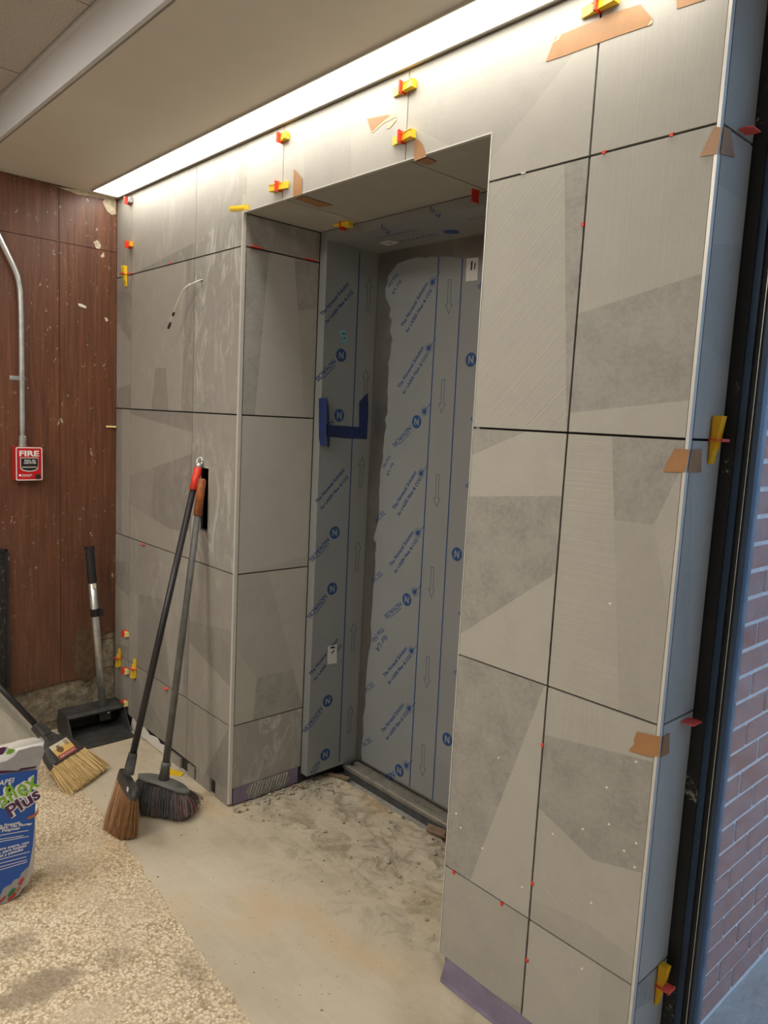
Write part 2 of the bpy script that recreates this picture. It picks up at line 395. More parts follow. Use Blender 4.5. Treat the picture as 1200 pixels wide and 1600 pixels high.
T(C4, XE, J4, J3, ((2.366,0.813), (2.642,0.851), ((2.534,0.918), (2.54,0.836), 'L', 'LV'),
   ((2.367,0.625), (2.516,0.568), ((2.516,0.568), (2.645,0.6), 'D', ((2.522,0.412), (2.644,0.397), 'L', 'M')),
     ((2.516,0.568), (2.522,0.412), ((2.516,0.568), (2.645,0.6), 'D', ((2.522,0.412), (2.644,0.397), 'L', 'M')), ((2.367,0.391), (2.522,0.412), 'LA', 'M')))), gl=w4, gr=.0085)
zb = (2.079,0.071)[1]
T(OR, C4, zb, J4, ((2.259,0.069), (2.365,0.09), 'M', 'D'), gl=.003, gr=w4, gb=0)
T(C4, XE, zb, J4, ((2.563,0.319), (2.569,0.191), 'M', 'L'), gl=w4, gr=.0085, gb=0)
# over the opening
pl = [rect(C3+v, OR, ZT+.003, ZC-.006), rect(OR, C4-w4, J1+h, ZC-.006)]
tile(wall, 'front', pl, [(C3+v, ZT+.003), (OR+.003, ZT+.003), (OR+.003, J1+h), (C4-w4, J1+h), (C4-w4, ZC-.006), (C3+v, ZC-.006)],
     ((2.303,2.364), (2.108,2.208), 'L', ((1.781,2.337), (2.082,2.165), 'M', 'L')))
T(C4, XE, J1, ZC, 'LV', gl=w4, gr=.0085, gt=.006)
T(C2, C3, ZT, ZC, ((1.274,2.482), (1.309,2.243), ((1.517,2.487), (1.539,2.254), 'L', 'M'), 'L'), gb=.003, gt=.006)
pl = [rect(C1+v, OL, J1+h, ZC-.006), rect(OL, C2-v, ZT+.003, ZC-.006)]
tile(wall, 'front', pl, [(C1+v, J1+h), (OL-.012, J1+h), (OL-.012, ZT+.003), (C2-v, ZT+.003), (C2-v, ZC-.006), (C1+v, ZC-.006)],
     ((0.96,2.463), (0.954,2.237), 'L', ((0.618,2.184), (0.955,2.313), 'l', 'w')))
# left-hand pier
rows = [(J1, ZC), (J2, J1), (J3, J2), (J4, J3)]
T(XL, C0, J1, ZC, 'm', gl=.002, gt=.006); T(C0, C1, J1, ZC, ((0.029,2.134), (0.582,2.192), 'l', 'd'), gt=.006)
T(XL, C0, J2, J1, ((-0.174,2.075), (-0.01,2.054), 'm', ((-0.172,1.943), (-0.006,1.833), 'd', ((-0.168,1.622), (-0.003,1.645), 'l', 'd'))), gl=.002)
T(C0, C1, J2, J1, ((0.521,2.129), (0.492,1.541), 'd', ((0.208,1.714), (0.441,1.71), 'l', ((0.252,1.713), (0.212,1.534), ((0.349,1.712), (0.377,1.538), 'l', 'd'), 'l'))))
T(C1, OL, J2, J1, ((0.828,1.715), (0.931,2.008), 'w', 'w'), gr=.012)
T(XL, C0, J3, J2, ((-0.101,1.533), (-0.092,0.919), 'l', 'd'), gl=.002)
T(C0, C1, J3, J2, ((-0,1.509), (0.599,1.451), 'd', ((0.005,1.225), (0.591,1.366), 'l', ((0.405,1.03), (0.407,0.966), ((0.405,1.03), (0.603,1.05), 'd', 'l'), ((0.218,1.058), (0.405,1.03), ((0.244,1.269), (0.224,1.053), 'd', 'm'), 'l')))))
# tile with the call-button cut-out
r = rect(C1+v, OL-.012, J3+h, J2-h); (u0, v0), _, (u1, v1), _ = r
tile(wall, 'front', [rect(u0, hx0, v0, v1), rect(hx1, u1, v0, v1), rect(hx0, hx1, v0, hz0), rect(hx0, hx1, hz1, v1)], r, 'w')
T(XL, C0, J4, J3, ((-0.158,0.792), (0.005,0.817), 'm', ((-0.156,0.68), (0.008,0.639), 'd', ((-0.153,0.381), (0.012,0.402), 'l', 'd'))), gl=.002)
T(C0, C1, J4, J3, ((0.113,0.686), (0.341,0.707), ((0.292,0.891), (0.32,0.795), 'l', 'm'), ((0.341,0.707), (0.425,0.359), ((0.552,0.935), (0.55,0.354), 'd', 'l'), ((0.101,0.586), (0.092,0.321), 'd', 'l'))))
T(C1, OL, J4, J3, ((0.6,0.674), (0.939,0.714), 'm', ((0.604,0.579), (0.935,0.487), 'd', 'l')), gr=.012)
zl = (0.588,0.065)[1]
T(XL, C0, zl, J4, 'm', gl=.002, gb=0); T(C0, C1, zl, J4, ((0.1,0.27), (0.525,0.058), 'm', ((0.028,0.302), (0.035,-0.032), 'd', 'm')), gb=0)
T(C1, OL, zl, J4, ((0.924,0.323), (0.846,0.208), 'd', ((0.651,0.33), (0.656,0.066), 'l', 'm')), gr=.012, gb=0)
for x0, x1, z1 in ((.44, .535, .045), (.60, .66, .05), (.675, .79, zl), (.835, OL-.012, zl)):
    r = rect(x0, x1, .001, z1); tile(wall, 'front', [r], r, 'm', name='base_piece')
# reveal, left jamb
T(.004, RD, J1, ZT, 'm', 'jamb', gl=.010, gt=.003)
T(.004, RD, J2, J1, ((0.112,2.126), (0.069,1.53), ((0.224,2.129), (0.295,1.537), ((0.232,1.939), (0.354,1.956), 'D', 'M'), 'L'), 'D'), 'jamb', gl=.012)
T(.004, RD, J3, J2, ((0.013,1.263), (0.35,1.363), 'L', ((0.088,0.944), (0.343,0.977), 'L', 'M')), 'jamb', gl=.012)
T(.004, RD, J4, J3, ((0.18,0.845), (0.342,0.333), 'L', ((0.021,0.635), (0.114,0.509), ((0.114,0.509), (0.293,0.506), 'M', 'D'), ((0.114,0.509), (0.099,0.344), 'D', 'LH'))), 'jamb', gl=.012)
T(.004, RD, .075, J4, 'w', 'jamb', gl=.010, gb=0)
for z0, z1 in ((J1, ZT), (J2, J1), (J3, J2), (J4, J3), (.07, J4)): T(-RD, -.004, z0, z1, 'M', 'rjamb', gr=.010)
# reveal, head
xs = (OL, (1.192,-0.008)[0], (1.779,-0.009)[0], OR)
for a0, a1 in zip(xs, xs[1:]):
    r = rect(a0+.002, a1-.002, -RD, -.012); tile(wall, 'soffit', [r], r, (fl((0.693,0.379)), fl((1.191,0.323)), 'L', 'M') if a0 == xs[0] else 'M')
# outer return of the wall
T(.004, .15, J1, ZC, 'M', 'side', gl=.012)
T(.004, .15, J2, J1, ((0.012,2.023), (0.135,2.018), 'M', ((0.026,1.914), (0.138,1.933), 'L', ((0.022,1.727), (0.127,1.693), 'M', 'LB'))), 'side', gl=.012)
T(.004, .15, J3, J2, ((0.032,1.463), (0.118,0.932), 'L', 'M'), 'side', gl=.012)
T(.004, .15, J4, J3, 'L', 'side', gl=.012)
T(.004, .15, .02, J4, ((0.027,0.266), (0.159,0.237), 'D', 'L'), 'side', gl=.012)
# membrane and ridged thin-set showing under the tiles
b = MB(); b.add([(OR+.022, -.014, .002), (XE, -.010, .002), (XE, .004, zb+.006), (OR+.026, .004, zb+.006), (OR+.020, -.010, .012), (XE, -.006, .010)], [(0, 1, 5, 4), (4, 5, 2, 3)])
b.build('waterproof_membrane', 'purple', wall)
b = MB(); b.box(OL-.012, OL-.002, .02, .33, .004, .078, 0); b.build('waterproof_membrane', 'purple', wall)
random.seed(8); b = MB()
b.prism(P['jamb'], [(.09, .006), (.26, .006), (.29, .03), (.27, .07), (.10, .07), (.08, .04)], -.002, .001)
for i in range(13):
    y = .09+i*.014; b.tube([(OL+.001, y, .012+random.uniform(0, .01)), (OL+.001, y+.018, .066)], .0035, 6)
b.build('ridged_thinset', 'thinset', wall)
b = MB(); b.prism(P['front'], [(.02, .004), (.40, .004), (.42, .02), (.40, .05), (.33, .038), (.30, .055), (.22, .04), (.17, .058), (.10, .045), (.04, .06)], -.008, -.003)
b.build('plaster_smear', 'white_paint', wall)
b = MB(); b.box(hx0-.006, hx1+.006, .0, .003, hz0-.006, hz0, 0); b.box(hx1, hx1+.002, .001, .07, hz0, hz1, 0); b.box(hx0-.002, hx0, .001, .07, hz0, hz1, 0)
b.box(hx0, hx1, .001, .07, hz0-.002, hz0, 0); b.box(hx0, hx1, .07, .073, hz0, hz1, 1)
b.box(hx0-.004, hx1+.002, -.004, .02, hz0-.004, hz0-.001, 2)
b.build('recessed_box', ['dark_steel', 'backer', 'aluminium'], wall)
pts_ = ((2.232,0.704), (2.536,0.751), (2.55,0.67), (2.486,0.629), (2.599,0.836), (2.617,0.657), (2.333,0.404), (2.123,0.464), (2.104,0.496), (2.591,0.627), (2.619,0.602), (2.524,0.466), (2.515,0.296), (2.201,0.443), (2.408,0.58), (2.504,1.165))
b = MB()
for q in pts_: b.prism(P['front'], [(q[0]+.003*math.cos(t), q[1]+.0026*math.sin(t)) for t in (0, 1, 2, 3, 4, 5)], 0, .0012)
b.build('mortar_specks', 'white_ink', wall)['kind'] = 'stuff'
# metal edge trims
b = MB(); b.box(XE-.0065, XE+.0005, -.0015, .011, .02, ZC-.004); struct(b.build('trim_1', 'trim_satin'))
b = MB(); b.box(OL-.0105, OL+.0005, -.0015, .012, .012, ZT); struct(b.build('trim_2', 'trim_satin'))
b = MB(); b.box(OL-.01, OR+.0025, -.0012, .010, ZT-.0005, ZT+.0025); struct(b.build('trim_3', 'trim_satin'))
b = MB(); b.box(OR-.0005, OR+.0025, -.0012, .010, zb, ZT); struct(b.build('trim_4', 'trim_satin'))

# ------------------------------------------------------------------ structure: wood wall
b = MB(); b.box(-.60, XL-.013, -4.2, .012, -.02, ZH)
for i in range(0): pass
wl = struct(b.build('wall_left', 'concrete_wall'))
def panel(poly, name='panel', mat='wood', n0=-.0125, n1=0.0):
    return MB().prism(P['wood'], poly, n0, n1).build(name, mat, wl)
zj = 2.247; yj = -.2605; yc = (-0.066,0.406)[0]; zc = (-0.031,0.439)[1]; g = .0012
panel(rect(yj+g, -.001, zj+g, ZC-.002)); panel(rect(-.93, yj-g, zj+g, ZC-.002))
zw0, zw1 = (-0.486,0.221)[1], (-0.094,0.23)[1]
panel([(yj+g, zw0+.012), (yc, zw1), (yc, zc), (yc+.02, zc-.006), (yc+.05, zc+.004), (-.001, zc-.004), (-.001, zj-g), (yj+g, zj-g)])
panel([(-.93, zw0-.05), (yj-g, zw0+.010), (yj-g, zj-g), (-.93, zj-g)])
for k in range(5): panel(rect(-1.60-.67*k+.001, -.93-.67*k-.001, .2, zj-g)); panel(rect(-1.60-.67*k+.001, -.93-.67*k-.001, zj+g, ZC-.002))
panel([(-0.192,0.471), (-0.11,0.477), (-0.106,0.219), (-0.156,0.216), (-0.198,0.276)], 'patch_panel', 'patch_wood', 0, .004)
pts = [(-0.271,2.476), (-0.007,2.504), (-0.006,2.417), (-0.027,2.41), (-0.048,2.422), (-0.06,2.442), (-0.069,2.459), (-0.057,2.473), (-0.098,2.47), (-0.129,2.471), (-0.183,2.464), (-0.216,2.47)]
panel(pts, 'bare_plaster', 'plaster', 0, .0025)
for k, pp in enumerate(([(146,378), (152,375), (158,384), (156,389), (150,388)], [(157,399), (162,394), (163,401), (159,403)], [(122,474), (127,475), (135,479), (134,482), (123,478)], [(163,496), (168,497), (169,502), (165,502)])): pass
panel([(-0.109,2.275), (-0.092,2.287), (-0.074,2.265), (-0.08,2.249), (-0.097,2.249)], 'chipped_spot', 'plaster', 0, .0012)
panel([(-0.077,2.219), (-0.062,2.239), (-0.059,2.219), (-0.071,2.211)], 'chipped_spot', 'plaster', 0, .0012)
panel([(-0.178,1.994), (-0.161,1.993), (-0.141,1.985), (-0.144,1.976), (-0.175,1.983)], 'chipped_spot', 'white_paint', 0, .0012)
panel([(-0.058,1.947), (-0.043,1.945), (-0.04,1.931), (-0.052,1.93)], 'chipped_spot', 'plaster', 0, .0012)
# concrete at the foot and blocks in the broken corner
random.seed(3); b = MB(); nu, nv = 40, 14; V, Fc = [], []
for j in range(nv+1):
    for i in range(nu+1):
        y = -.95+.95*i/nu; z = .03+(zw1-.0)*j/nv
        V.append((XL-.010+.004*noise.noise((y*30, z*30, 0))-(.02 if j == 0 else 0), y, z+(.012*noise.noise((y*14, 5, 0)) if j == 0 else 0)))
for j in range(nv):
    for i in range(nu):
        a0 = j*(nu+1)+i; Fc.append((a0, a0+1, a0+nu+2, a0+nu+1))
b.add(V, Fc); b.build('concrete_foot', 'concrete_wall', wl)
for k, (z0, z1) in enumerate(((.262, .40), (.41, .545), (.555, .70))):
    MB().box(XL-.0128, XL-.006-.002*k, yc+.004, -.006, z0, z1).build('concrete_block', 'concrete_wall', wl)

# ------------------------------------------------------------------ structure: ceiling
b = MB(); b.box(-.19, 5.6, -.593, .16, ZC, ZC+.012); ceil = struct(b.build('ceiling', 'soffit_paint'))
yl0, yl1 = -.137, -.018
b = MB(); b.box(-.19, 5.6, -.612, -.600, ZC, ZH+.01); b.box(-.19, 5.6, -.622, -.600, ZH-.012, ZH+.01)
struct(b.build('trim_5', 'fascia_paint'))
b = MB(); b.box(-.19, 5.6, -4.2, -.60, ZH+.02, ZH+.04); b.box(-.19, 5.6, -.60, .22, ZH+.06, ZH+.08); b.box(-.22, -.19, -.62, .22, ZC, ZH+.08); b.box(-.2, 5.7, .20, .22, ZC, ZH+.08); b.box(5.6, 5.62, -.62, .22, ZC, ZH+.08); b.box(-.19, 5.6, -.612, -.601, ZH+.01, ZH+.08)  # grid backing, plus unseen slabs added to block sky light above the soffit
grid_block = b.build('ceiling_grid_light_block', 'backer', ceil)
lights = {(0, 1), (0, 3), (2, 1), (2, 3)}
for i in range(-2, 9):
    for j in range(6):
        x0 = .542+.605*i; y0 = -.622-.605*j
        if (i, j) in lights: continue
        MB().box(max(-.18, x0+.003), min(5.59, x0+.602), y0-.602, y0-.003, ZH, ZH+.016).build('ceiling_tile', 'ceiling_board', ceil)

# ------------------------------------------------------------------ structure: rest of the lobby
b = MB(); b.box(5.6, 5.7, -4.2, .16, 0, ZH+.04); struct(b.build('wall_right', 'grey_wall'))
b = MB(); b.box(-.6, 5.7, -4.3, -4.2, 0, ZH+.04); struct(b.build('wall_back', 'grey_wall'))

# ------------------------------------------------------------------ storefront beside the tiled wall
b = MB(); b.box(XE-.005, 2.672, .152, .20, 0, ZC); struct(b.build('trim_6', 'spattered_black'))
b = MB(); yF = .156
b.box(2.672, 2.687, yF, .20, 0, ZC, 0); b.box(2.687, 2.698, yF+.008, .19, 0, ZC, 1); b.box(2.698, 2.6995, yF+.004, .19, 0, ZC, 2)
b.box(2.6995, 2.706, yF+.008, .19, 0, ZC, 1); b.box(2.706, 2.717, yF+.001, .195, 0, ZC, 0)
b.box(2.717, 5.6, yF+.001, .195, 0, .05, 0); b.box(2.717, 5.6, yF+.001, .195, ZC-.05, ZC, 0)
win = struct(b.build('window_1', ['frame_sky_tint', 'gasket', 'aluminium'], None))
for x in (4.15,): MB().box(x-.025, x+.025, yF+.001, .195, .05, ZC-.05).build('mullion', 'frame_sky_tint', win)
for x0, x1 in ((2.717, 4.125), (4.175, 5.6)): MB().box(x0, x1, .170, .176, .05, ZC-.05).build('pane', 'glass', win)
b = MB(); b.box(-30, 30, .26, 40, -.06, -.02); struct(b.build('ground', 'pavement'))
b = MB(); b.box(2.50, 2.628, .205, 5.0, -.05, 3.2); bw = struct(b.build('wall_outside', 'mortar'))
random.seed(5); proto = None
for c in range(30):
    z0 = .004+.0677*c
    for k in range(7):
        y0 = .21+.203*k-(.1 if c % 2 else 0)
        if k == 0 and c % 2: continue
        if proto is None:
            o = proto = MB().box(-.011, .011, 0, .190, 0, .055).build('brick', 'brick_red', bw)
        else:
            o = bpy.data.objects.new('brick', proto.data); COL.objects.link(o); o.parent = bw
        o.location = (2.621+random.uniform(-.0012, .0012), y0, z0)
for c in range(1, 30, 2):
    o = bpy.data.objects.new('brick', proto.data); COL.objects.link(o); o.parent = bw
    o.scale = (1, .46, 1); o.location = (2.621, .21, .004+.0677*c)

# ------------------------------------------------------------------ unseen hoistway walls, added to stop light leaking round the elevator frame
b = MB(); b.box(.6, OL-.004, RD-.02, 1.5, -.1, 2.7); b.box(2.075, 2.5, .60, 1.5, -.1, 2.7); b.box(.6, 2.5, 1.3, 1.5, -.1, 2.7); b.box(.6, 2.5, .62, 1.5, 2.36, 2.7); b.box(.9, 2.1, RD, .66, ZT, 2.7); b.box(.6, 2.5, .66, 1.5, -.2, -.09)
struct(b.build('wall_light_block', 'backer'))
# ------------------------------------------------------------------ elevator entrance
b = MB(); zj0 = .045
b.box(.945, .987, RD, .612, zj0, 2.209); b.box(2.029, 2.071, RD, .612, zj0, 2.209); b.box(.945, 2.071, RD, .612, 2.209, ZT-.002)
door = struct(b.build('door_1', 'film'))
MB().box(.99, 2.05, .608, .63, .05, 2.35).build('door_panel', 'steel', door)
fo = [(1.036,0.061), (1.035,0.317), (1.048,0.606), (1.057,0.886), (1.06,1.01), (1.049,1.049), (1.077,1.161), (1.063,1.239), (1.073,1.425), (1.078,1.517), (1.081,1.582), (1.081,1.685), (1.084,1.8), (1.089,1.888), (1.067,1.985), (1.046,2.054), (1.061,2.115), (1.099,2.156), (1.171,2.167), (1.249,2.16), (1.32,2.156), (1.376,2.146), (1.415,2.139), (1.447,2.129)]
fo = [(p[0]+random.uniform(-.004, .004), p[1]+random.uniform(-.004, .004)) for p in fo]
fo2 = []; JG = .011
for a0, a1 in zip(fo, fo[1:]):
    for k in range(4):
        t = k/4; fo2.append((a0[0]+(a1[0]-a0[0])*t+random.uniform(-JG, JG), a0[1]+(a1[1]-a0[1])*t+random.uniform(-JG*.5, JG*.5)))
film = MB().prism(P['door'], [(2.03, .06)]+[(2.03, 2.125), (1.60, 2.115)]+fo2[::-1]+[(1.04, .06)], -.003, 0).build('protective_film', 'film', door)
b = MB()
b.loft([[(X, .612, -.085), (X, .570, -.085), (X, .566, .014), (X, .552, .016), (X, .552, .030), (X, .556, .036), (X, .566, .038), (X, .570, .026), (X, .590, .026), (X, .593, .042), (X, .612, .042)] for X in (.962, 2.06)])
b.build('sill', 'sill_metal', door)
MB().box(.975, 2.06, .556, .572, -.085, .015).build('sill_face', 'dark_steel', door)
b = MB(); b.box(.99, 1.0, .55, .61, .04, .052); b.box(.962, 1.03, .540, .552, -.06, -.02)
b.build('sill_bracket', 'dark_steel', door)

class Ink(MB):
    def text(s, plane, p0, p1, body, h=None, n=.0006, bold=0.0, mi=0, italic=0.0, fit=True):
        cu = bpy.data.curves.new('text', 'FONT'); cu.body = body; cu.offset = bold; cu.shear = italic; cu.resolution_u = 3
        ob = bpy.data.objects.new('text', cu); me = bpy.data.meshes.new_from_object(ob)
        vs = [w.co.copy() for w in me.vertices]; fs = [list(p.vertices) for p in me.polygons]
        bpy.data.objects.remove(ob); bpy.data.curves.remove(cu); bpy.data.meshes.remove(me)
        x0 = min(w.x for w in vs); x1 = max(w.x for w in vs)
        d = Vector((p1[0]-p0[0], p1[1]-p0[1])); L = d.length; d.normalize(); up = Vector((-d.y, d.x))
        sx = L/(x1-x0); sy = h/.72 if h else sx
        fn = P[plane]
        V = []
        for w in vs:
            q = Vector(p0)+d*((w.x-x0)*sx)+up*(w.y*sy); V.append(fn(q.x, q.y, n))
        return s.add(V, fs, mi)
    def disc(s, plane, c, r, n=.0006, mi=0, k=20):
        return s.poly(plane, [(c[0]+r*math.cos(2*math.pi*i/k), c[1]+r*math.sin(2*math.pi*i/k)) for i in range(k)], n, mi)
    def poly(s, plane, pts, n=.0006, mi=0): return s.add([P[plane](u, v, n) for u, v in pts], [list(range(len(pts)))], mi)
    def line(s, plane, p, q, w, n=.0006, mi=0):
        d = Vector((q[0]-p[0], q[1]-p[1])).normalized(); e = Vector((-d.y, d.x))*w/2
        return s.poly(plane, [(p[0]-e.x, p[1]-e.y), (q[0]-e.x, q[1]-e.y), (q[0]+e.x, q[1]+e.y), (p[0]+e.x, p[1]+e.y)], n, mi)
    def arrow(s, plane, tip, tail, w):
        d = Vector((tip[0]-tail[0], tip[1]-tail[1])); L = d.length; d.normalize(); e = Vector((-d.y, d.x)); t = Vector(tip); a0 = Vector(tail); nb = t-d*(L*.27)
        ps = [a0-e*w*.22, nb-e*w*.22, nb-e*w*.5, t, nb+e*w*.5, nb+e*w*.22, a0+e*w*.22]
        for i in range(7): s.line(plane, ps[i], ps[(i+1) % 7], .0022, mi=1)
    def star(s, plane, c, r):
        for i in range(12):
            t = math.pi*2*i/12; s.line(plane, c, (c[0]+r*math.cos(t), c[1]+r*math.sin(t)), .0022)
        s.disc(plane, c, r*.45, n=.0007)
    def logo(s, plane, c, d, r=.026, word=True, short=None):
        """round mark with a letter, the name running away from it along d"""
        d = Vector(d).normalized(); up = Vector((-d.y, d.x)); c = Vector(c)
        s.disc(plane, c, r); t = r*.62
        s.text(plane, c-d*t*.0-up*0-Vector((t*.75, t*.75)), c+Vector((t*.75, -t*.75)), 'N', h=t*1.6, n=.0010, bold=.045, mi=2)
        if word:
            p0 = c+d*(r*1.5)-up*.014; s.text(plane, p0, p0+d*(.125 if not short else .06), short or 'NOVACEL', bold=.02)
            s.line(plane, p0+up*.026+d*.01, p0+up*.026+d*.09, .003)
    def slogan(s, plane, p0, d, L=.20):
        d = Vector(d).normalized(); up = Vector((-d.y, d.x)); p0 = Vector(p0)
        s.text(plane, p0+up*.014, p0+up*.014+d*L, 'The Novacel Solution', bold=.028); s.text(plane, p0-up*.022, p0-up*.022+d*L*.98, 'for LASER Fiber & CO2', bold=.028)
# print on the door film
k = Ink(); pl = 'door'
la, lb = ((1.33,2.152), (1.333,0.063)), ((1.45,2.133), (1.464,0.062))
for p, q in (la, lb): k.line(pl, p, q, .0055)
stars = [(1.304,2.064), (1.303,1.82), (1.298,1.58), (1.299,1.34), (1.3,1.105), (1.3,0.868), (1.301,0.626), (1.305,0.386), (1.308,0.144)]
for i, c in enumerate(stars):
    k.star(pl, c, .021); k.line(pl, c, (c[0]+.036, c[1]+.036), .0025)
up_ = Vector((1.29,2.03))-Vector((1.175,1.923))
for p, q in (((1.163,1.897), (1.279,2.038)), ((1.163,1.657), (1.277,1.799)), ((1.17,1.17), (1.279,1.323)), ((1.168,0.934), (1.283,1.087)), ((1.164,0.462), (1.283,0.613)), ((1.17,0.221), (1.283,0.376))):
    k.slogan(pl, p, (q[0]-p[0], q[1]-p[1]))
for c in ((1.259,1.539), (1.259,0.828), (1.269,0.107)): k.logo(pl, c, (-.75, -.66), short='NO' if c[1] < .3 else None)
for p, q in (((1.101,2.123), (1.052,2.074)), ((1.11,1.402), (1.075,1.347)), ((1.12,0.685), (1.06,0.609))): k.text(pl, p, q, 'The No', bold=.012); k.text(pl, (p[0]+.02, p[1]-.03), (q[0]+.025, q[1]-.03), 'for LA', bold=.012)
for p in ((1.053,1.109), (1.055,0.853), (1.04,0.368), (1.04,0.121)): k.text(pl, p, (p[0]+.055, p[1]+.05), 'ACEL')
for p, q in (((1.396,1.942), (1.392,2.064)), ((1.39,1.577), (1.39,1.701)), ((1.392,1.22), (1.389,1.342)), ((1.393,0.864), (1.39,0.985)), ((1.397,0.503), (1.394,0.628)), ((1.401,0.138), (1.398,0.266))): k.arrow(pl, p, q, .034)
for c in ((1.52,1.771), (1.511,1.056), (1.521,0.334)): k.logo(pl, c, (-.75, -.66), word=False)
for p in ((1.529,2.026), (1.535,1.558), (1.531,1.315), (1.536,0.836), (1.532,0.606), (1.542,0.122)):
    k.text(pl, (p[0]+.08, p[1]+.08), p, 'Fiber & CO2', bold=.028); k.text(pl, (p[0]+.115, p[1]+.06), (p[0]+.035, p[1]-.02), 'Solution', bold=.028)
k.build('film_print', ['print_blue', 'print_dark', 'film'], film)
# print on the jamb film
k = Ink(); pl = 'frame'
k.line(pl, (0.505,2.193), (0.515,0.061), .0055)
for p, q in (((0.561,2.104), (0.562,1.972)), ((0.566,1.742), (0.567,1.617)), ((0.567,1.382), (0.564,1.259)), ((0.567,1.026), (0.564,0.902)), ((0.563,0.671), (0.563,0.546)), ((0.566,0.304), (0.563,0.18))): k.arrow(pl, p, q, .034)
for p, q in (((0.339,1.914), (0.457,2.043)), ((0.35,1.185), (0.472,1.304)), ((0.351,0.472), (0.47,0.582))): k.slogan(pl, p, (q[0]-p[0], q[1]-p[1]), .19)
for c in ((0.432,1.786), (0.437,1.072), (0.436,0.837), (0.437,0.354)): k.logo(pl, c, (-.72, -.69))
for c in ((0.435,1.549), (0.436,0.116)): k.logo(pl, c, (-.72, -.69), short='NOV')
k.build('film_print', ['print_blue', 'print_dark', 'film'], door)
k = Ink()
c = fl((1.461,0.525)); k.disc('head', c, .03); k.text('head', (c[0]-.28, c[1]+.0), (c[0]-.05, c[1]), 'NOVACEL', h=.02)
c = fl((1.169,0.437)); k.text('head', c, (c[0]+.22, c[1]), 'The Novacel Solution'); c = fl((1.614,0.452)); k.text('head', c, (c[0]+.22, c[1]), 'The Novacel Solution')
for p in ((1.3,2.2), (1.54,2.218)): k.text('headface', (p[0]-.01, p[1]+.012), (p[0]+.04, p[1]-.022), 'for LA', bold=.012)
k.build('film_print', ['print_blue', 'print_dark', 'film'], door)

# ------------------------------------------------------------------ things
class Thing:
    def __init__(s, name, loc, label, cat, group=None):
        s.o = empty(name, loc); tag(s.o, label, cat, group); s.loc = Vector(loc)
    def part(s, mb, name, mats, parent=None, smooth=False, label=None, kind=None):
        mb.V = [w-s.loc for w in mb.V]
        o = mb.build(name, mats, parent or s.o, smooth)
        if label: o['label'] = label
        if kind: o['kind'] = kind
        return o
def bevel(o, w=.003, seg=2):
    m = o.modifiers.new('bevel', 'BEVEL'); m.width = w; m.segments = seg; m.limit_method = 'ANGLE'; return o
def dirs(plane):
    o = Vector(P[plane](0, 0, 0)); return Vector(P[plane](1, 0, 0))-o, Vector(P[plane](0, 1, 0))-o, Vector(P[plane](0, 0, 1))-o

# linear light over the tiles
t = Thing('linear_light', (1.2, -.078, ZC), 'long bright linear strip light in the ceiling above the tiled wall', 'light')
x0, x1 = -.107, 2.62
t.part(MB().box(x0+.004, x1-.004, yl0+.004, yl1-.004, ZC-.004, ZC-.0005), 'diffuser', 'strip_glow')
b = MB(); b.box(x0, x1, yl0, yl0+.004, ZC-.007, ZC); b.box(x0, x1, yl1-.004, yl1, ZC-.007, ZC); b.box(x0, x0+.004, yl0, yl1, ZC-.007, ZC); b.box(x1-.004, x1, yl0, yl1, ZC-.007, ZC)
t.part(b, 'frame', 'aluminium')
# lobby lights, behind the photographer
for i, j in sorted(lights):
    X = .542+.605*i; Y = -.622-.605*j
    t = Thing('ceiling_light', (X+.3, Y-.3, ZH), 'square ceiling light %s, %s row' % ('towards the wood wall' if i == 0 else 'farther from the wood wall', 'nearer the elevator' if j == 1 else 'back'), 'light', 'lobby ceiling lights')
    t.part(MB().box(X+.03, X+.575, Y-.575, Y-.03, ZH+.004, ZH+.008), 'diffuser', 'troffer_glow')
    b = MB(); b.box(X+.003, X+.602, Y-.602, Y-.575, ZH, ZH+.016); b.box(X+.003, X+.602, Y-.03, Y-.003, ZH, ZH+.016); b.box(X+.003, X+.03, Y-.575, Y-.03, ZH, ZH+.016); b.box(X+.575, X+.602, Y-.575, Y-.03, ZH, ZH+.016)
    t.part(b, 'frame', 'white_paint')

# ---- fire alarm pull station and conduit on the wood wall
(yA, zA), (yB, zB) = (-0.461,1.203), (-0.351,1.35); zA = (-0.408,1.199)[1]; zB = (-0.407,1.344)[1]
X0, dp = XL, .045
t = Thing('fire_alarm_pull_station', (X0, (yA+yB)/2, zA), 'red fire alarm pull station on the wood panel wall', 'fire alarm')
bx = t.part(MB().box(X0, X0+.032, yA, yB, zA, zB), 'back_box', 'alarm_red')
fpl = lambda u, v, n=0: (X0+dp+n, u, v); P['alarm'] = fpl
def rrect(u0, u1, v0, v1, r, k=4):
    out = []
    for cx, cy, a0 in ((u1-r, v0+r, -90), (u1-r, v1-r, 0), (u0+r, v1-r, 90), (u0+r, v0+r, 180)):
        for i in range(k+1):
            a1 = math.radians(a0+90*i/k); out.append((cx+r*math.cos(a1), cy+r*math.sin(a1)))
    return out
b = MB(); b.prism(fpl, rrect(yA-.001, yB+.001, zA-.001, zB+.001, .007), -.013, 0)
cv = t.part(b, 'cover', 'alarm_red')
w, hh = yB-yA, zB-zA; U = lambda f: yA+w*f; Vv = lambda f: zA+hh*f
k = Ink()
ro, ri = rrect(yA, yB, zA, zB, .007), rrect(yA+.004, yB-.004, zA+.004, zB-.004, .005)
m = len(ro); k.add([fpl(*p, .0006) for p in ro]+[fpl(*p, .0006) for p in ri], [(i, (i+1) % m, m+(i+1) % m, m+i) for i in range(m)])
k.text('alarm', (U(.13), Vv(.735)), (U(.87), Vv(.735)), 'FIRE', h=hh*.165, bold=.035)
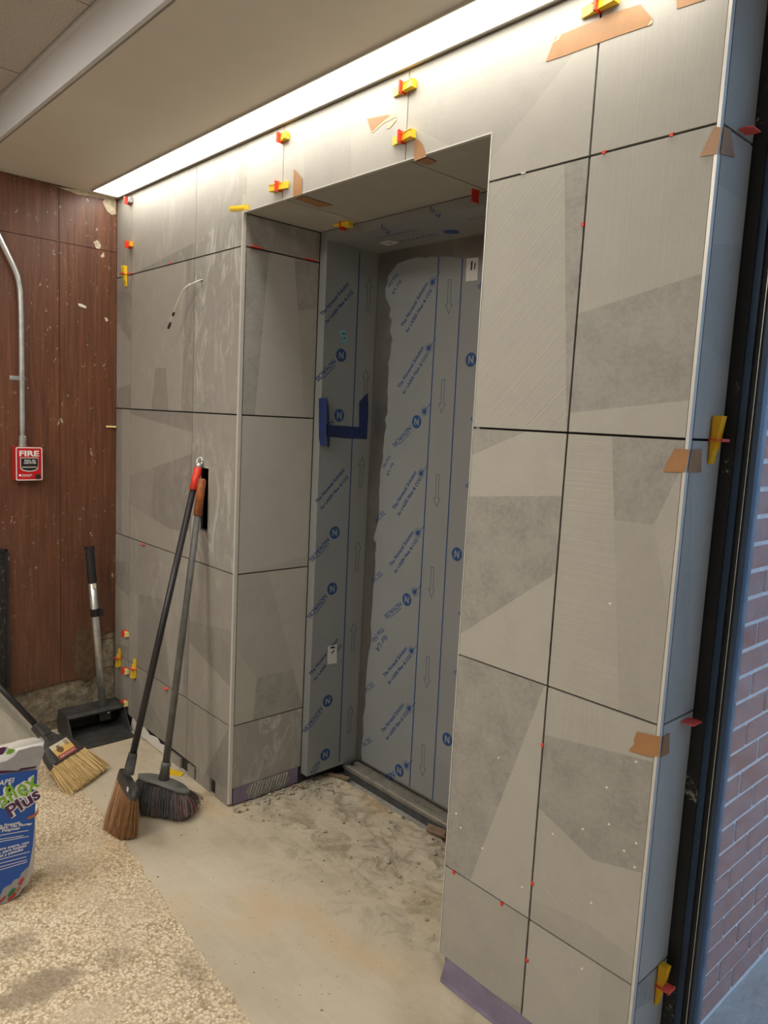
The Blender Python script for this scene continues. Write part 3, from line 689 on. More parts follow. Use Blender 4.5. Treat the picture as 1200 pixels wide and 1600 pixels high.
k.poly('alarm', [(U(.16), Vv(.69)), (U(.16), Vv(.36)), (U(.26), Vv(.29)), (U(.5), Vv(.26)), (U(.74), Vv(.29)), (U(.84), Vv(.36)), (U(.84), Vv(.69))])
k.disc('alarm', (U(.15), Vv(.155)), .005); k.text('alarm', (U(.22), Vv(.145)), (U(.60), Vv(.145)), 'SIGNALING', h=.005, bold=.04); k.text('alarm', (U(.22), Vv(.10)), (U(.52), Vv(.10)), 'SYSTEM', h=.004)
t.part(k, 'printed_marks', 'white_ink', cv)
b = MB(); b.prism(fpl, [(U(.185), Vv(.67)), (U(.185), Vv(.39)), (U(.27), Vv(.32)), (U(.5), Vv(.29)), (U(.73), Vv(.32)), (U(.815), Vv(.39)), (U(.815), Vv(.67))], -.001, .002)
b.prism(fpl, rrect(U(.20), U(.80), Vv(.44), Vv(.665), .003), .002, .009)
hd = t.part(b, 'pull_handle', 'black_plastic')
k = Ink(); n_ = .0096
k.text('alarm', (U(.30), Vv(.575)), (U(.70), Vv(.575)), 'PULL IN', h=.008, n=n_, bold=.03); k.text('alarm', (U(.27), Vv(.51)), (U(.73), Vv(.51)), 'CASE OF FIRE', h=.007, n=n_, bold=.03)
k.poly('alarm', rrect(U(.22), U(.78), Vv(.385), Vv(.42), .002), .0026)
t.part(k, 'printed_marks', 'white_ink', hd)
b = MB(); c = Vector(fpl(U(.82), Vv(.115))); b.tube([c, c+Vector((.007, 0, 0))], .0105, 20); b.tube([c+Vector((.007, 0, 0)), c+Vector((.009, 0, 0))], .006, 16)
t.part(b, 'key_lock', 'black_plastic')

yc0 = -.4245; zt_ = zB
t = Thing('conduit', (XL+.018, yc0, zt_), 'galvanised conduit pipe bending up the wood wall above the fire alarm', 'conduit')
xc = XL+.018
def arc(pts, n=6): # smooth polyline
    out = []
    for i in range(len(pts)-1):
        p0, p1, p2, p3 = (Vector(pts[max(0, min(len(pts)-1, i+q))]) for q in (-1, 0, 1, 2))
        for s_ in range(n):
            u = s_/n; out.append(.5*((2*p1)+(p2-p0)*u+(2*p0-5*p1+4*p2-p3)*u*u+(3*p1-p0-3*p2+p3)*u**3))
    out.append(Vector(pts[-1])); return out
up = [(xc, -.425, zt_+.04), (xc, -.425, 1.80), (xc, -.426, 1.95), (xc, -.431, 2.03), (xc, -.447, 2.09), (xc, -.506, 2.21), (xc, -.60, 2.40), (xc, -.65, 2.50)]
t.part(MB().tube(arc(up), .0122, 14), 'pipe', 'galvanised', smooth=True)
b = MB(); b.tube([(xc, -.425, zt_+.012), (xc, -.425, zt_+.05)], .0150, 14); b.tube([(xc, -.425, zt_), (xc, -.425, zt_+.013)], .0165, 14)
b.tube([(xc, -.425, zt_+.030), (xc, -.425, zt_+.036)], .0170, 14); b.tube([(xc+.014, -.418, zt_+.044), (xc+.019, -.416, zt_+.044)], .003, 8)
t.part(b, 'connector', 'galvanised', smooth=False)
zs = (-0.423,1.641)[1]; b = MB(); b.tube([(xc, -.425, zs-.009), (xc, -.425, zs+.009)], .0145, 14); b.box(XL, XL+.003, -.47, -.425, zs-.009, zs+.009); b.tube([(XL+.003, -.458, zs), (XL+.007, -.458, zs)], .006, 8)
t.part(b, 'strap', 'galvanised')

# ---- low voltage cable out of the pier
b = MB(); pts = arc([((0.644,2.047)[0], .004, (0.644,2.047)[1]), (0.656,-0.012,2.039), (0.649,-0.035,2.026), (0.601,-0.045,2.01), (0.554,-0.05,1.969), (0.507,-0.05,1.914), (0.491,-0.05,1.887)])
t = Thing('cable', pts[0], 'short white cable dangling out of the tile wall near the corner', 'cable')
t.part(b.tube(pts, .0032, 8), 'sheath', 'cable_white', smooth=True)
b = MB().tube([(0.491,-0.05,1.887), (0.48,-0.05,1.875), (0.469,-0.05,1.863)], [.003, .006, .005], 8)
t.part(MB().tube([(0.518,-0.05,1.923), (0.507,-0.05,1.911)], .005, 8), 'heat_shrink', 'black_plastic')
t.part(b, 'plug', 'black_plastic')
b = MB().tube([(0.626,-0.039,2.021), (0.604,-0.044,2.012), (0.593,-0.046,2.003)], .006, 6)
t.part(b, 'tape_wrap', 'cable_white')
b = MB(); q_ = (0.644,2.044); b.obox((q_[0], -.001, q_[1]), (.006, 0, 0), (0, .001, 0), (0, 0, .006)); t.part(b, 'grommet', 'black_plastic')

# ---- tile levelling clips
def clip(plane, c, joint, label, wedge='yellow_plastic', strap='red_plastic', shift=0.0, flip=1, L=.045, sd=.026, scale=1.0):
    u, v_, n = dirs(plane); base = Vector(P[plane](c[0], c[1], 0))
    j, w = (v_, u) if joint == 'v' else (u, v_)
    t = Thing('leveling_clip', base, label, 'tile clip', 'tile levelling clips on the joints')
    b = MB(); b.obox(base+n*sd/2, j*.016*scale, w*.0011, n*sd/2); b.obox(base+n*(sd-.002), j*.016*scale, w*.003, n*.0025); b.obox(base+n*.001, j*.013*scale, w*.006, n*.001)
    t.part(b, 'strap', strap)
    if wedge:
        b = MB(); f = w*flip; hw = .0105
        prof = [(-L, .002), (L, .002), (L, .006), (L*.4, .010), (-L*.85, .020), (-L, .020)]
        ring = lambda s_: [base+f*(a1+shift)+n*q+j*s_ for a1, q in prof]
        b.loft([ring(-hw), ring(hw)])
        for s_ in (-hw, hw): b.loft([[base+f*(a1+shift)+n*q+j*s2 for a1, q in ((-L, .02), (L*.4, .010), (L*.4, .0125), (-L, .0225))] for s2 in (s_-.002 if s_ > 0 else s_, s_ if s_ > 0 else s_+.002)])
        t.part(b, 'wedge', wedge)
    return t
clip('front', (-0.024,2.451), 'v', 'red clip with worn grey wedge high in the corner under the strip light', 'grey_plastic', flip=-1, L=.022, shift=-.012)
clip('front', (-0.014,2.261), 'v', 'red clip with orange wedge on the corner joint, below the grey-wedged one', 'orange_plastic', flip=-1, L=.022, shift=-.012)
clip('front', (-0.053,2.137), 'h', 'red clip with upright yellow wedge on the uppermost horizontal joint beside the wood wall', flip=-1, shift=.008)
clip('front', (-0.025,0.465), 'v', 'red clip with pale wedge, uppermost of the cluster above the dustpan', 'pale_yellow', L=.022, flip=-1, shift=-.008)
clip('front', (-0.098,0.324), 'h', 'upright yellow wedge in a red clip, the one nearest the wood wall above the dustpan', strap='pink_red')
clip('front', (0.078,0.32), 'h', 'upright yellow wedge in a red clip on the low joint, beside the black broom handle', strap='pink_red')
clip('front', (-0.022,0.281), 'v', 'red clip with pale wedge between the two upright yellow wedges above the dustpan', 'pale_yellow', L=.022, flip=-1, shift=-.008)
clip('front', (-0.027,0.119), 'v', 'red clip with pale wedge right at the top edge of the black dustpan', 'pale_yellow', L=.022, flip=-1, shift=-.008)
clip('front', (1.173,2.441), 'v', 'red clip with short yellow wedge, directly above the thick-wedged clip over the opening', 'yellow_plastic', L=.026, flip=-1, shift=-.014)
clip('front', (1.174,2.288), 'v', 'red clip with thick yellow wedge just above the left end of the opening head', 'yellow_plastic', flip=1)
clip('front', (1.758,2.435), 'v', 'red clip with yellow wedge above the torn tape scrap, close to the strip light', flip=-1)
clip('front', (1.765,2.306), 'v', 'red clip with yellow wedge just above the opening head, beside the torn tape scrap', flip=-1)
clip('front', (2.359,2.435), 'v', 'red clip with long yellow wedge at the top, over the long strip of brown tape', flip=-1)
clip('soffit', fl((1.124,0.305)), 'v', 'red clip with yellow wedge hanging from the shaded reveal head over the elevator', shift=0, flip=-1)
clip('soffit', fl((1.753,0.313)), 'v', 'bare red clip hanging from the reveal head beside the right opening edge', None, sd=.036)
clip('side', (0.101,1.533), 'h', 'large yellow wedge in a red clip halfway up the outer wall return', 'warm_yellow', flip=-1, strap='pink_red', L=.050, sd=.03)
clip('side', (0.113,0.286), 'h', 'large yellow wedge in a red clip near the floor on the outer wall return', 'warm_yellow', flip=-1, strap='pink_red', L=.050, sd=.034)
def tab(plane, c, joint, label, mat='pink_red', wd=.016, out=.016, thick=.0012):
    u, v_, n = dirs(plane); base = Vector(P[plane](c[0], c[1], 0)); j, w = (v_, u) if joint == 'v' else (u, v_)
    t = MB(); t.loft([[base+j*s*k_+w*q+n*d for s, q in ((-1, -thick), (1, -thick), (1, thick), (-1, thick))] for d, k_ in ((-.004, wd*.7), (out*.4, wd), (out, wd*.85))])
    o = mesh('clip_tab', [p-base for p in t.V], t.F, mat); o.location = base; return tag(o, label, 'clip tab', 'snapped clip tabs in the joints')
tab('front', (0.155,0.927), 'h', 'flat red clip tab on the middle joint near the wood wall')
tab('front', (0.402,0.322), 'h', 'flat red clip tab on the low joint between the two leaning broom handles')
tab('front', (0.009,2.134), 'h', 'small red tab on the uppermost joint, touching the upright yellow wedge', wd=.012)
tab('jamb', (0.052,2.135), 'h', 'red tab near the front edge of the shaded reveal jamb', wd=.03, out=.02)
tab('jamb', (0.296,2.135), 'h', 'red tab near the back of the reveal jamb, beside the steel frame', wd=.03, out=.016)
tab('side', (0.096,2.141), 'h', 'red tab on the uppermost joint of the outer wall return', wd=.022, out=.028)
tab('side', (0.111,0.92), 'h', 'red tab on the outer return joint, next to the lowest wrapped brown tape', wd=.022, out=.03)
for px, jt, lb in (((0.382,2.137), 'h', 'tiny red clip stub on the uppermost joint near the dangling white cable'), ((2.396,2.132), 'h', 'tiny red clip stub just right of the topmost joint crossing'),
    ((2.548,2.132), 'h', 'tiny red clip stub on the top joint of the right pier near the corner tape'), ((2.357,1.989), 'v', 'tiny red clip stub on the upright joint high on the right pier'),
    ((2.36,0.785), 'v', 'tiny red clip stub on the upright joint below the third crossing'), ((2.362,0.429), 'v', 'tiny red clip stub on the upright joint just above the lowest crossing'),
    ((2.109,0.328), 'h', 'tiny red clip stub on the lowest joint beside the opening edge'), ((2.275,0.327), 'h', 'tiny red clip stub midway along the lowest joint of the right pier'),
    ((2.365,0.225), 'v', 'tiny red clip stub on the lowest upright joint near the floor')):
    tab('front', px, jt, lb, 'red_plastic', .0045, .003, .0032)
tab('front', (2.182,2.132), 'h', 'tiny white clip stub on the top joint just right of the opening', 'white_paint', .007, .003, .0015)
def wedge_thing(base, a, n, j, label, mat='yellow_plastic', L=.045, hw=.0105):
    base, a, n, j = (Vector(q) for q in (base, a, n, j)); a.normalize(); n.normalize(); j.normalize()
    prof = [(-L, .0), (L, .0), (L, .003), (-L*.85, .018), (-L, .018)]
    b = MB(); b.loft([[a*x+n*y+j*s for x, y in prof] for s in (-hw, hw)])
    b.loft([[a*x+n*y+j*s for x, y in ((-L*.8, .0178), (L*.6, .0065), (L*.6, .008), (-L*.8, .0205))] for s in (-.003, .003)])
    o = mesh('wedge', b.V, b.F, mat); o.location = base; return tag(o, label, 'wedge')
fx = (0.962,2.249)
wedge_thing((fx[0]-.02, -.012, fx[1]+.008), (1, .1, -.05), (0, -1, 0), (0, 0, 1), 'loose yellow wedge sticking out at the top left corner of the elevator opening', hw=.008)
gx = (0.557,-0.045,0)
wedge_thing((gx[0], gx[1], .0), (.8, .6, 0), (0, 0, 1), (-.6, .8, 0), 'yellow wedge lying on the floor behind the grey broom', hw=.014)
wv = (-0.026,1.446); wedge_thing((XL+.002, wv[0]-.002, wv[1]-.002), (.1, -1, 0), (1, 0, 0), (0, 0, 1), 'thin pale yellow wedge between the wood wall and the tile', 'pale_yellow', L=.022, hw=.004)

# ---- brown tape pieces
def tape(name, pieces, label, mats, cat='tape', group=None):
    b = MB()
    for pc in pieces:
        plane, poly = pc[0], pc[1]; mi = pc[2] if len(pc) > 2 else 0; off = pc[3] if len(pc) > 3 else .0012 if len(pieces) != 2 or pieces[1][0] == 'front' else .0026
        if sum(poly[i][0]*poly[(i+1) % len(poly)][1]-poly[(i+1) % len(poly)][0]*poly[i][1] for i in range(len(poly))) < 0: poly = poly[::-1]
        b.prism(P[plane], poly, off-.0008, off, mi)
    c = sum(b.V, Vector())/len(b.V); o = mesh(name, [p-c for p in b.V], b.F, mats, None, b.I); o.location = c
    return tag(o, label, cat, group)
gT = 'brown packing tape pieces'
tape('packing_tape', [('front', [(2.224,2.365), (2.246,2.411), (2.261,2.411), (2.393,2.412), (2.453,2.407), (2.483,2.369), (2.48,2.359), (2.398,2.362), (2.27,2.363)]), ('front', [(2.474,2.36), (2.482,2.369), (2.484,2.361), (2.476,2.358)], 1, .0018), ('front', [(2.24,2.399), (2.254,2.411), (2.263,2.411), (2.257,2.402)], 1, .0018)],
     'long strip of brown tape across the upright joint at the top', ['tape_brown', 'tape_pale'], group=gT)
tape('packing_tape', [('front', [(2.534,2.37), (2.531,2.393), (2.592,2.389), (2.591,2.367)])], 'brown tape cut by the top edge of the picture beside the outer corner', ['tape_brown'], group=gT)
tape('packing_tape', [('front', [(2.611,2.076), (2.631,2.121), (2.636,2.125), (2.648,2.122), (2.646,2.074), (2.631,2.075)]), ('side', [(0.01,2.126), (0.04,2.13), (0.068,2.086), (0.007,2.077)])], 'brown tape wrapped around the outer corner under the top joint', ['tape_brown'], group=gT)
tape('packing_tape', [('front', [(2.598,1.463), (2.604,1.483), (2.618,1.512), (2.649,1.512), (2.645,1.466)]), ('side', [(0.01,1.512), (0.056,1.513), (0.063,1.465), (0.004,1.466)])], 'brown tape wrapped around the outer corner near the large yellow wedge', ['tape_brown'], group=gT)
tape('packing_tape', [('front', [(2.58,0.855), (2.592,0.874), (2.59,0.884), (2.595,0.903), (2.65,0.911), (2.649,0.867), (2.621,0.858)]), ('side', [(0.013,0.906), (0.041,0.907), (0.047,0.861), (0.011,0.861)])], 'brown tape wrapped around the outer corner at the lowest height', ['tape_brown'], group=gT)
tape('packing_tape', [('front', [(1.246,2.244), (1.244,2.332), (1.256,2.324), (1.292,2.293), (1.292,2.244)]), ('soffit', [fl((1.233,0.015)), fl((1.284,0.011)), fl((1.275,0.138)), fl((1.22,0.124))])], 'brown tape folded under the left part of the opening head', ['tape_brown'], group=gT)
tape('packing_tape', [('front', [(1.808,2.237), (1.804,2.294), (1.821,2.289), (1.837,2.274), (1.854,2.239)]), ('soffit', [fl((1.789,0.018)), fl((1.839,0.015)), fl((1.839,0.052)), fl((1.801,0.061))])], 'brown tape folded under the right part of the opening head', ['tape_brown'], group=gT)
tape('packing_tape', [('front', [(1.598,2.396), (1.601,2.4), (1.684,2.388), (1.724,2.381), (1.727,2.371), (1.675,2.368), (1.632,2.353), (1.621,2.355), (1.611,2.377)], 1, .0008), ('front', [(1.601,2.397), (1.687,2.386), (1.7,2.381), (1.669,2.373), (1.629,2.359), (1.621,2.359)]), ('front', [(1.687,2.35), (1.694,2.357), (1.727,2.369), (1.728,2.362), (1.7,2.347)], 1)],
     'torn scrap of brown tape on the tile over the opening', ['tape_brown', 'tape_pale'], group=gT)
# ---- blue tape on the elevator frame
gB = 'blue tape strips on the elevator frame'
tape('masking_tape', [('headface', [(0.974,1.612), (1.023,1.615), (1.032,1.425), (0.994,1.43), (0.984,1.455)]), ('frame', [(0.37,1.617), (0.379,1.569), (0.391,1.453), (0.39,1.42), (0.38,1.425)])], 'blue masking tape strip running down the front edge of the steel jamb', ['blue_tape'], group=gB)
tape('masking_tape', [('frame', [(0.372,1.509), (0.581,1.505), (0.587,1.457), (0.474,1.458), (0.375,1.463)], 0, .0018)], 'level blue masking tape strip across the steel jamb', ['blue_tape'], group=gB)
tape('masking_tape', [('frame', [(0.536,1.608), (0.579,1.647), (0.587,1.579), (0.587,1.46), (0.544,1.472)], 0, .0024)], 'blue masking tape strip standing near the elevator door gap', ['blue_tape'], group=gB)
# ---- stickers
def sticker(plane, poly, mat, ink, label, parent):
    b = Ink(); b.prism(P[plane], poly, .001, .0016, 0)
    for p, q, w in ink: b.line(plane, p, q, w, .002, 1)
    o = b.build('sticker', [mat, 'black_ink'], parent); o['label'] = label
sticker('door', [(1.472,2.05), (1.471,2.13), (1.526,2.128), (1.527,2.049)][::1], 'white_label', [((1.496,2.087), (1.497,2.118), .008), ((1.511,2.088), (1.513,2.11), .006)], 'white label near the top of the door', door)
sticker('frame', [(0.426,0.515), (0.425,0.593), (0.473,0.593), (0.477,0.511)], 'white_label', [((0.439,0.585), (0.463,0.583), .008), ((0.444,0.559), (0.46,0.57), .006)], 'white label low on the jamb', door)
sticker('frame', [(0.44,1.832), (0.417,1.879), (0.443,1.887), (0.462,1.839)], 'cyan_label', [((0.431,1.869), (0.447,1.873), .005), ((0.438,1.852), (0.448,1.856), .005)], 'cyan sticker', door)
sticker('head', [fl((1.127,0.481)), fl((1.186,0.474)), fl((1.199,0.52)), fl((1.119,0.538))], 'white_label', [(fl((1.161,0.493)), fl((1.17,0.511)), .01)], 'white label on the underside of the head', door)

# ---- bristles
def strands(roots, tips, r0, r1, sag=0.0, seg=3, mi=None):
    b = MB()
    for i, (a, c) in enumerate(zip(roots, tips)):
        a, c = Vector(a), Vector(c); d = (c-a).normalized(); o = d.orthogonal().normalized(); q = d.cross(o); ph = random.uniform(0, 6.28)
        side = Vector((random.uniform(-1, 1), random.uniform(-1, 1), random.uniform(-.5, .5)))*sag
        rings = []
        for k in range(seg+1):
            f = k/seg; p = a.lerp(c, f)+side*math.sin(math.pi*f*.8); r = r0+(r1-r0)*f
            rings.append([p+(o*math.cos(ph+2.094*m)+q*math.sin(ph+2.094*m))*r for m in range(3)])
        b.loft(rings, 0 if mi is None else mi(a, c), cap=False)
    return b

# ---- black angle broom leaning on the pier
random.seed(11)
hb, ht = Vector((0.878,-0.375,0.252)), Vector((0.697,-0.045,1.245)); hd = (ht-hb).normalized()
pA, pB = Vector((0.719,-0.338,0.168)), Vector((1.018,-0.415,0.224))
g0 = Vector((*(0.903,-0.415), .005))
t = Thing('broom', (g0.x, g0.y, 0), 'black-handled broom with brown bristles and red handle collar leaning on the tiled pier', 'broom', 'leaning brooms')
wd = (pB-pA).normalized(); tk = hd.cross(wd).normalized(); dn = tk.cross(wd).normalized()
if dn.z > 0: dn = -dn
tipA, tipB = Vector((*(0.817,-0.417), .004)), Vector((*(0.922,-0.397), .004))
b = MB()
def hring(c, a_, b_, k=16): return [c+wd*a_*math.copysign(abs(math.cos(2*math.pi*i/k))**.5, math.cos(2*math.pi*i/k))+tk*b_*math.copysign(abs(math.sin(2*math.pi*i/k))**.5, math.sin(2*math.pi*i/k)) for i in range(k)]
cm = (pA+pB)/2; hl = (pB-pA).length/2
b.loft([hring(cm-dn*.012, hl*.86, .012), hring(cm-dn*.006, hl*.97, .017), hring(cm+dn*.012, hl, .019), hring(cm+dn*.026, hl*.99, .018)])
b.loft([hring(hb-hd*.02-wd*.0, .03, .016), hring(hb+hd*.03, .016, .016), hring(hb+hd*.05, .0145, .0145)])
hdp = t.part(b, 'head', 'dusty_black', smooth=False)
b = MB(); c_ = pB*.85+pA*.15+tk*.02; 
if (c_-cam_ob.location).length > (pB*.85+pA*.15-tk*.02-cam_ob.location).length: c_ = pB*.85+pA*.15-tk*.02
b.obox(c_, wd*.013, dn*.006, tk*.0012); t.part(b, 'sticker', 'white_label', hdp)
ro, ti = [], []
for i in range(1500):
    f = random.random(); s_ = random.uniform(-1, 1)
    ro.append(pA.lerp(pB, .04+.92*f)+tk*s_*.014+dn*.02)
    ft = min(1.0, max(0.0, f+random.gauss(0, .06)))
    q = tipA.lerp(tipB, ft)+tk*(s_*.030+random.gauss(0, .004)); q.z = abs(random.gauss(0, .006))+.002; ti.append(q)
t.part(strands(ro, ti, .0013, .0009, .006, 3, lambda a1, c1: random.choice((0, 0, 1, 2))), 'bristles', ['brown_bristle', 'bristle_dark', 'bristle_light'], kind='stuff')
t.part(MB().tube([hb, ht], .0125, 14), 'handle', 'black_plastic', smooth=True)
t.part(MB().tube([ht-hd*.015, ht+hd*.075], .0155, 16), 'collar', 'red_plastic', smooth=True)
e0 = ht+hd*.075; b = MB(); b.tube([e0, e0+hd*.012, e0+hd*.02], [.0135, .0125, .009], 12)
sd = hd.cross(Vector((.8, -.6, 0))).normalized()
b.tube([e0+hd*.022+(sd*math.cos(a1)*.010+hd*(math.sin(a1)+.3)*.017) for a1 in [2*math.pi*i/20 for i in range(21)]], .0036, 8)
t.part(b, 'hanging_ring', 'galvanised', smooth=True)

# ---- grey curved-head broom
random.seed(12)
hb, ht = Vector((0.809,-0.205,0.165)), Vector((0.716,-0.02,1.276)); hd = (ht-hb).normalized()
eA, eB = Vector((0.726,-0.275,0.126)), Vector((0.902,-0.15,0.09))
t = Thing('broom', (hb.x, hb.y, 0), 'grey-handled broom with wide dark grey bristles leaning on the tiled pier', 'broom', 'leaning brooms')
ax = (eB-eA).normalized(); fw = Vector((ax.y, -ax.x, 0)).normalized(); upv = ax.cross(fw)*-1
if upv.z < 0: upv = -upv
cm = (eA+eB)/2; hl = (eB-eA).length/2
rings = []
for i in range(17):
    f = -1+2*i/16; wdt = .034*max(.12, (1-abs(f)**5)); lift = .012*(1-f*f); c_ = cm+ax*hl*f+upv*lift
    rings.append([c_+fw*wdt*math.cos(a1)+upv*(.013*math.sin(a1) if math.sin(a1) > 0 else .008*math.sin(a1)) for a1 in [2*math.pi*k_/14 for k_ in range(14)]])
b = MB().loft(rings); b.tube([hb-hd*.035, hb+hd*.012, hb+hd*.014, hb+hd*.03], [.021, .017, .0185, .0175], 14)
t.part(b, 'head', 'grey_grip', smooth=True)
ro, ti = [], []
for i in range(2300):
    f = random.uniform(-.96, .96); s_ = random.uniform(-1, 1)
    ro.append(cm+ax*hl*f+fw*s_*.026+upv*(.012*(1-f*f)-.006))
    q = cm+ax*(hl*f*1.16+.012)+fw*(s_*.066+random.gauss(0, .004)); q.z = .004+abs(random.gauss(0, .006))+(.030*abs(f)**6 if f > 0 else .02*abs(f)**6)+.010*abs(s_)**3; ti.append(q)
tf = lambda a1, c1: 1 if ((c1-cm).dot(ax) > hl*.95 and random.random() < .30) or random.random() < .05 else 0
t.part(strands(ro, ti, .0013, .0011, .012, 4, tf), 'bristles', ['grey_bristle', 'rust_bristle'], kind='stuff')
t.part(MB().tube([hb, hb.lerp(ht, .5), hb.lerp(ht, .51), ht-hd*.14], [.0135, .0135, .0125, .0125], 14), 'handle', 'grey_grip', smooth=True)
t.part(MB().tube([ht-hd*.145, ht-hd*.01, ht], [.0165, .0165, .012], 14), 'grip', 'worn_orange', smooth=True)

# ---- straw broom with yellow label, lying against the wall
random.seed(13)
bA, bB = Vector((*(0.489,-0.443), .006)), Vector((*(0.37,-0.259), .006))
hd = (Vector((-.05, -.60, .44))-Vector((.30, -.39, .125))).normalized()
ax = (bB-bA).normalized(); hd = (hd-ax*hd.dot(ax)*.6).normalized(); nr = ax.cross(hd).normalized()
if nr.z < 0: nr = -nr
cm = (bA+bB)/2; ax2 = hd.cross(nr).normalized(); ax2 = ax2 if ax2.dot(ax) > 0 else -ax2
hw = (bB-bA).length/2
t = Thing('broom', (cm.x, cm.y, 0), 'straw broom with black head and yellow label lying against the wood wall', 'broom')
d1, d2 = .130, .255
h0, h1 = cm+hd*d1, cm+hd*d2
def rr(c, a_, b_): return [c+ax2*a_*x+nr*b_*y for x, y in ((-1, -.7), (-.8, -1), (.8, -1), (1, -.7), (1, .7), (.8, 1), (-.8, 1), (-1, .7))]
b = MB().loft([rr(h0, hw*.90, .022), rr(h0+hd*.05, hw*.80, .022), rr(h0+hd*.085, hw*.62, .021), rr(h0+hd*.115, hw*.30, .02), rr(h0+hd*.13, .030, .019)])
b.loft([rr(h0+hd*.13, .026, .019), rr(h0+hd*.20, .020, .018)])
hdp = t.part(b, 'head', 'dusty_black'); bevel(hdp, .004)
P['broomlabel'] = lambda u, v, n=0: h0+ax2*u+hd*v+nr*(.0222+n)
k = Ink(); k.prism(P['broomlabel'], rect(-.055, .050, .008, .078), 0, .0008, 0)
k.poly('broomlabel', rect(-.055, .050, .008, .026), .0012, 2); k.poly('broomlabel', rect(-.055, .050, .026, .055), .0012, 1)
k.text('broomlabel', (-.045, .012), (.04, .012), 'BROOM', h=.009, n=.0016, mi=4); k.poly('broomlabel', [(-.02+.018*math.cos(a1), .045+.014*math.sin(a1)) for a1 in [2*math.pi*i/16 for i in range(16)]], .0016, 3)
k.poly('broomlabel', rect(-.028, -.010, .060, .066), .0016, 3)
for i in range(4): k.poly('broomlabel', rect(.02, .042, .050+.006*i, .053+.006*i), .0016, 3)
t.part(k, 'label', ['label_cream', 'label_yellow', 'label_red', 'label_brown', 'white_ink'], hdp)
ro, ti = [], []
for i in range(1100):
    f = random.uniform(-1, 1); s_ = random.uniform(-1, 1)
    ro.append(h0+ax2*hw*.86*f+nr*s_*.016+hd*.006)
    q = cm+ax*hw*(f+random.gauss(0, .05))*1.02+nr*(s_*.024+random.gauss(0, .004))+hd*random.uniform(-.006, .018); q.z = max(q.z, .003); ti.append(q)
t.part(strands(ro, ti, .0017, .0012, .007, 3, lambda a1, c1: random.choice((0, 0, 1, 2))), 'bristles', ['straw', 'straw_dark', 'straw_light'], kind='stuff')
hs = h0+hd*.19; L_ = (hs.x-(XL+.016))/-hd.x
t.part(MB().tube([hs-hd*.03, hs+hd*L_], .0125, 14), 'handle', 'black_plastic', smooth=True)

# ---- lobby dustpan with upright handle
dx0, dx1, dy0, dy1 = -.150, .125, -.292, -.016
hp0, hp1 = Vector((-0.045,-0.105,0.089)), Vector((-0.075,-0.159,0.884)); hv = (hp1-hp0).normalized()
t = Thing('dustpan', (-.02, -.15, 0), 'black lobby dustpan with upright silver handle in the corner by the wood wall', 'dustpan')
b = MB(); th = .004
b.add([(dx0+.03, dy0+.02, .006), (dx1, dy0, .003), (dx1, dy1, .003), (dx0+.03, dy1, .006), (dx0+.03, dy0+.02, .010), (dx1, dy0, .005), (dx1, dy1, .005), (dx0+.03, dy1, .010)],
      [(3, 2, 1, 0), (4, 5, 6, 7), (0, 1, 5, 4), (1, 2, 6, 5), (2, 3, 7, 6), (3, 0, 4, 7)])
t.part(b, 'pan', 'dusty_black')
b = MB(); zt1 = .118
# hood: back wall, sides and a sloping top with a rolled front rim
pr = [(dx0+.02, .004), (dx0, .05), (dx0+.006, zt1-.02), (dx0+.03, zt1), (-.02, zt1), (-.005, zt1-.012), (-.012, zt1-.022), (-.03, zt1-.010), (dx0+.034, zt1-.010), (dx0+.016, zt1-.026), (dx0+.012, .05), (dx0+.03, .004)]
b.loft([[(x, y, z) for x, z in pr] for y in (dy0+.012, dy1)])
for y in (dy0+.006, dy1-.004): b.prism(lambda u, v, n=0, y=y: (u, y+n, v), [(dx0+.02, .004), (dx1-.05, .004), (-.004, zt1-.012), (-.03, zt1), (dx0+.03, zt1), (dx0, .05)], 0, .005)
t.part(b, 'hood', 'dusty_black')
b = MB(); b.obox(hp0-hv*.01, (.022, 0, 0), (0, .026, 0), hv*.026); b.tube([hp0+Vector((.022, .016, .002)), hp0+Vector((.027, .016, .002))], .006, 10, 1)
t.part(b, 'socket', ['black_plastic', 'screw_metal'])
hl = (hp1-hp0).length
pl_ = t.part(MB().tube([hp0, hp1-hv*.02], .0175, 16), 'handle', 'galvanised', smooth=True)
b = MB().tube([hp1-hv*.165, hp1-hv*.012, hp1-hv*.010, hp1], [.0205, .0205, .0235, .0235], 16); b.box(hp1.x-.01, hp1.x+.01, hp1.y-.02, hp1.y-.012, hp1.z, hp1.z+.008); b.box(hp1.x-.01, hp1.x+.01, hp1.y+.012, hp1.y+.02, hp1.z, hp1.z+.008)
t.part(b, 'grip', 'black_plastic')
cc = hp0.lerp(hp1, .615); b = MB().tube([cc-hv*.018, cc+hv*.018], .0215, 14); b.obox(cc+Vector((.012, .020, 0)), (.012, 0, 0), (0, .011, 0), hv*.016); b.obox(cc+Vector((.012, -.016, 0)), (.010, 0, 0), (0, .006, 0), hv*.016)
t.part(b, 'broom_clip', 'black_plastic')
cs = hp0.lerp(hp1, .78)+Vector((.0178, .0, 0)); b = MB(); b.obox(cs, (.0012, 0, 0), (0, .008, 0), hv*.013); t.part(b, 'sticker', 'label_cream', pl_)

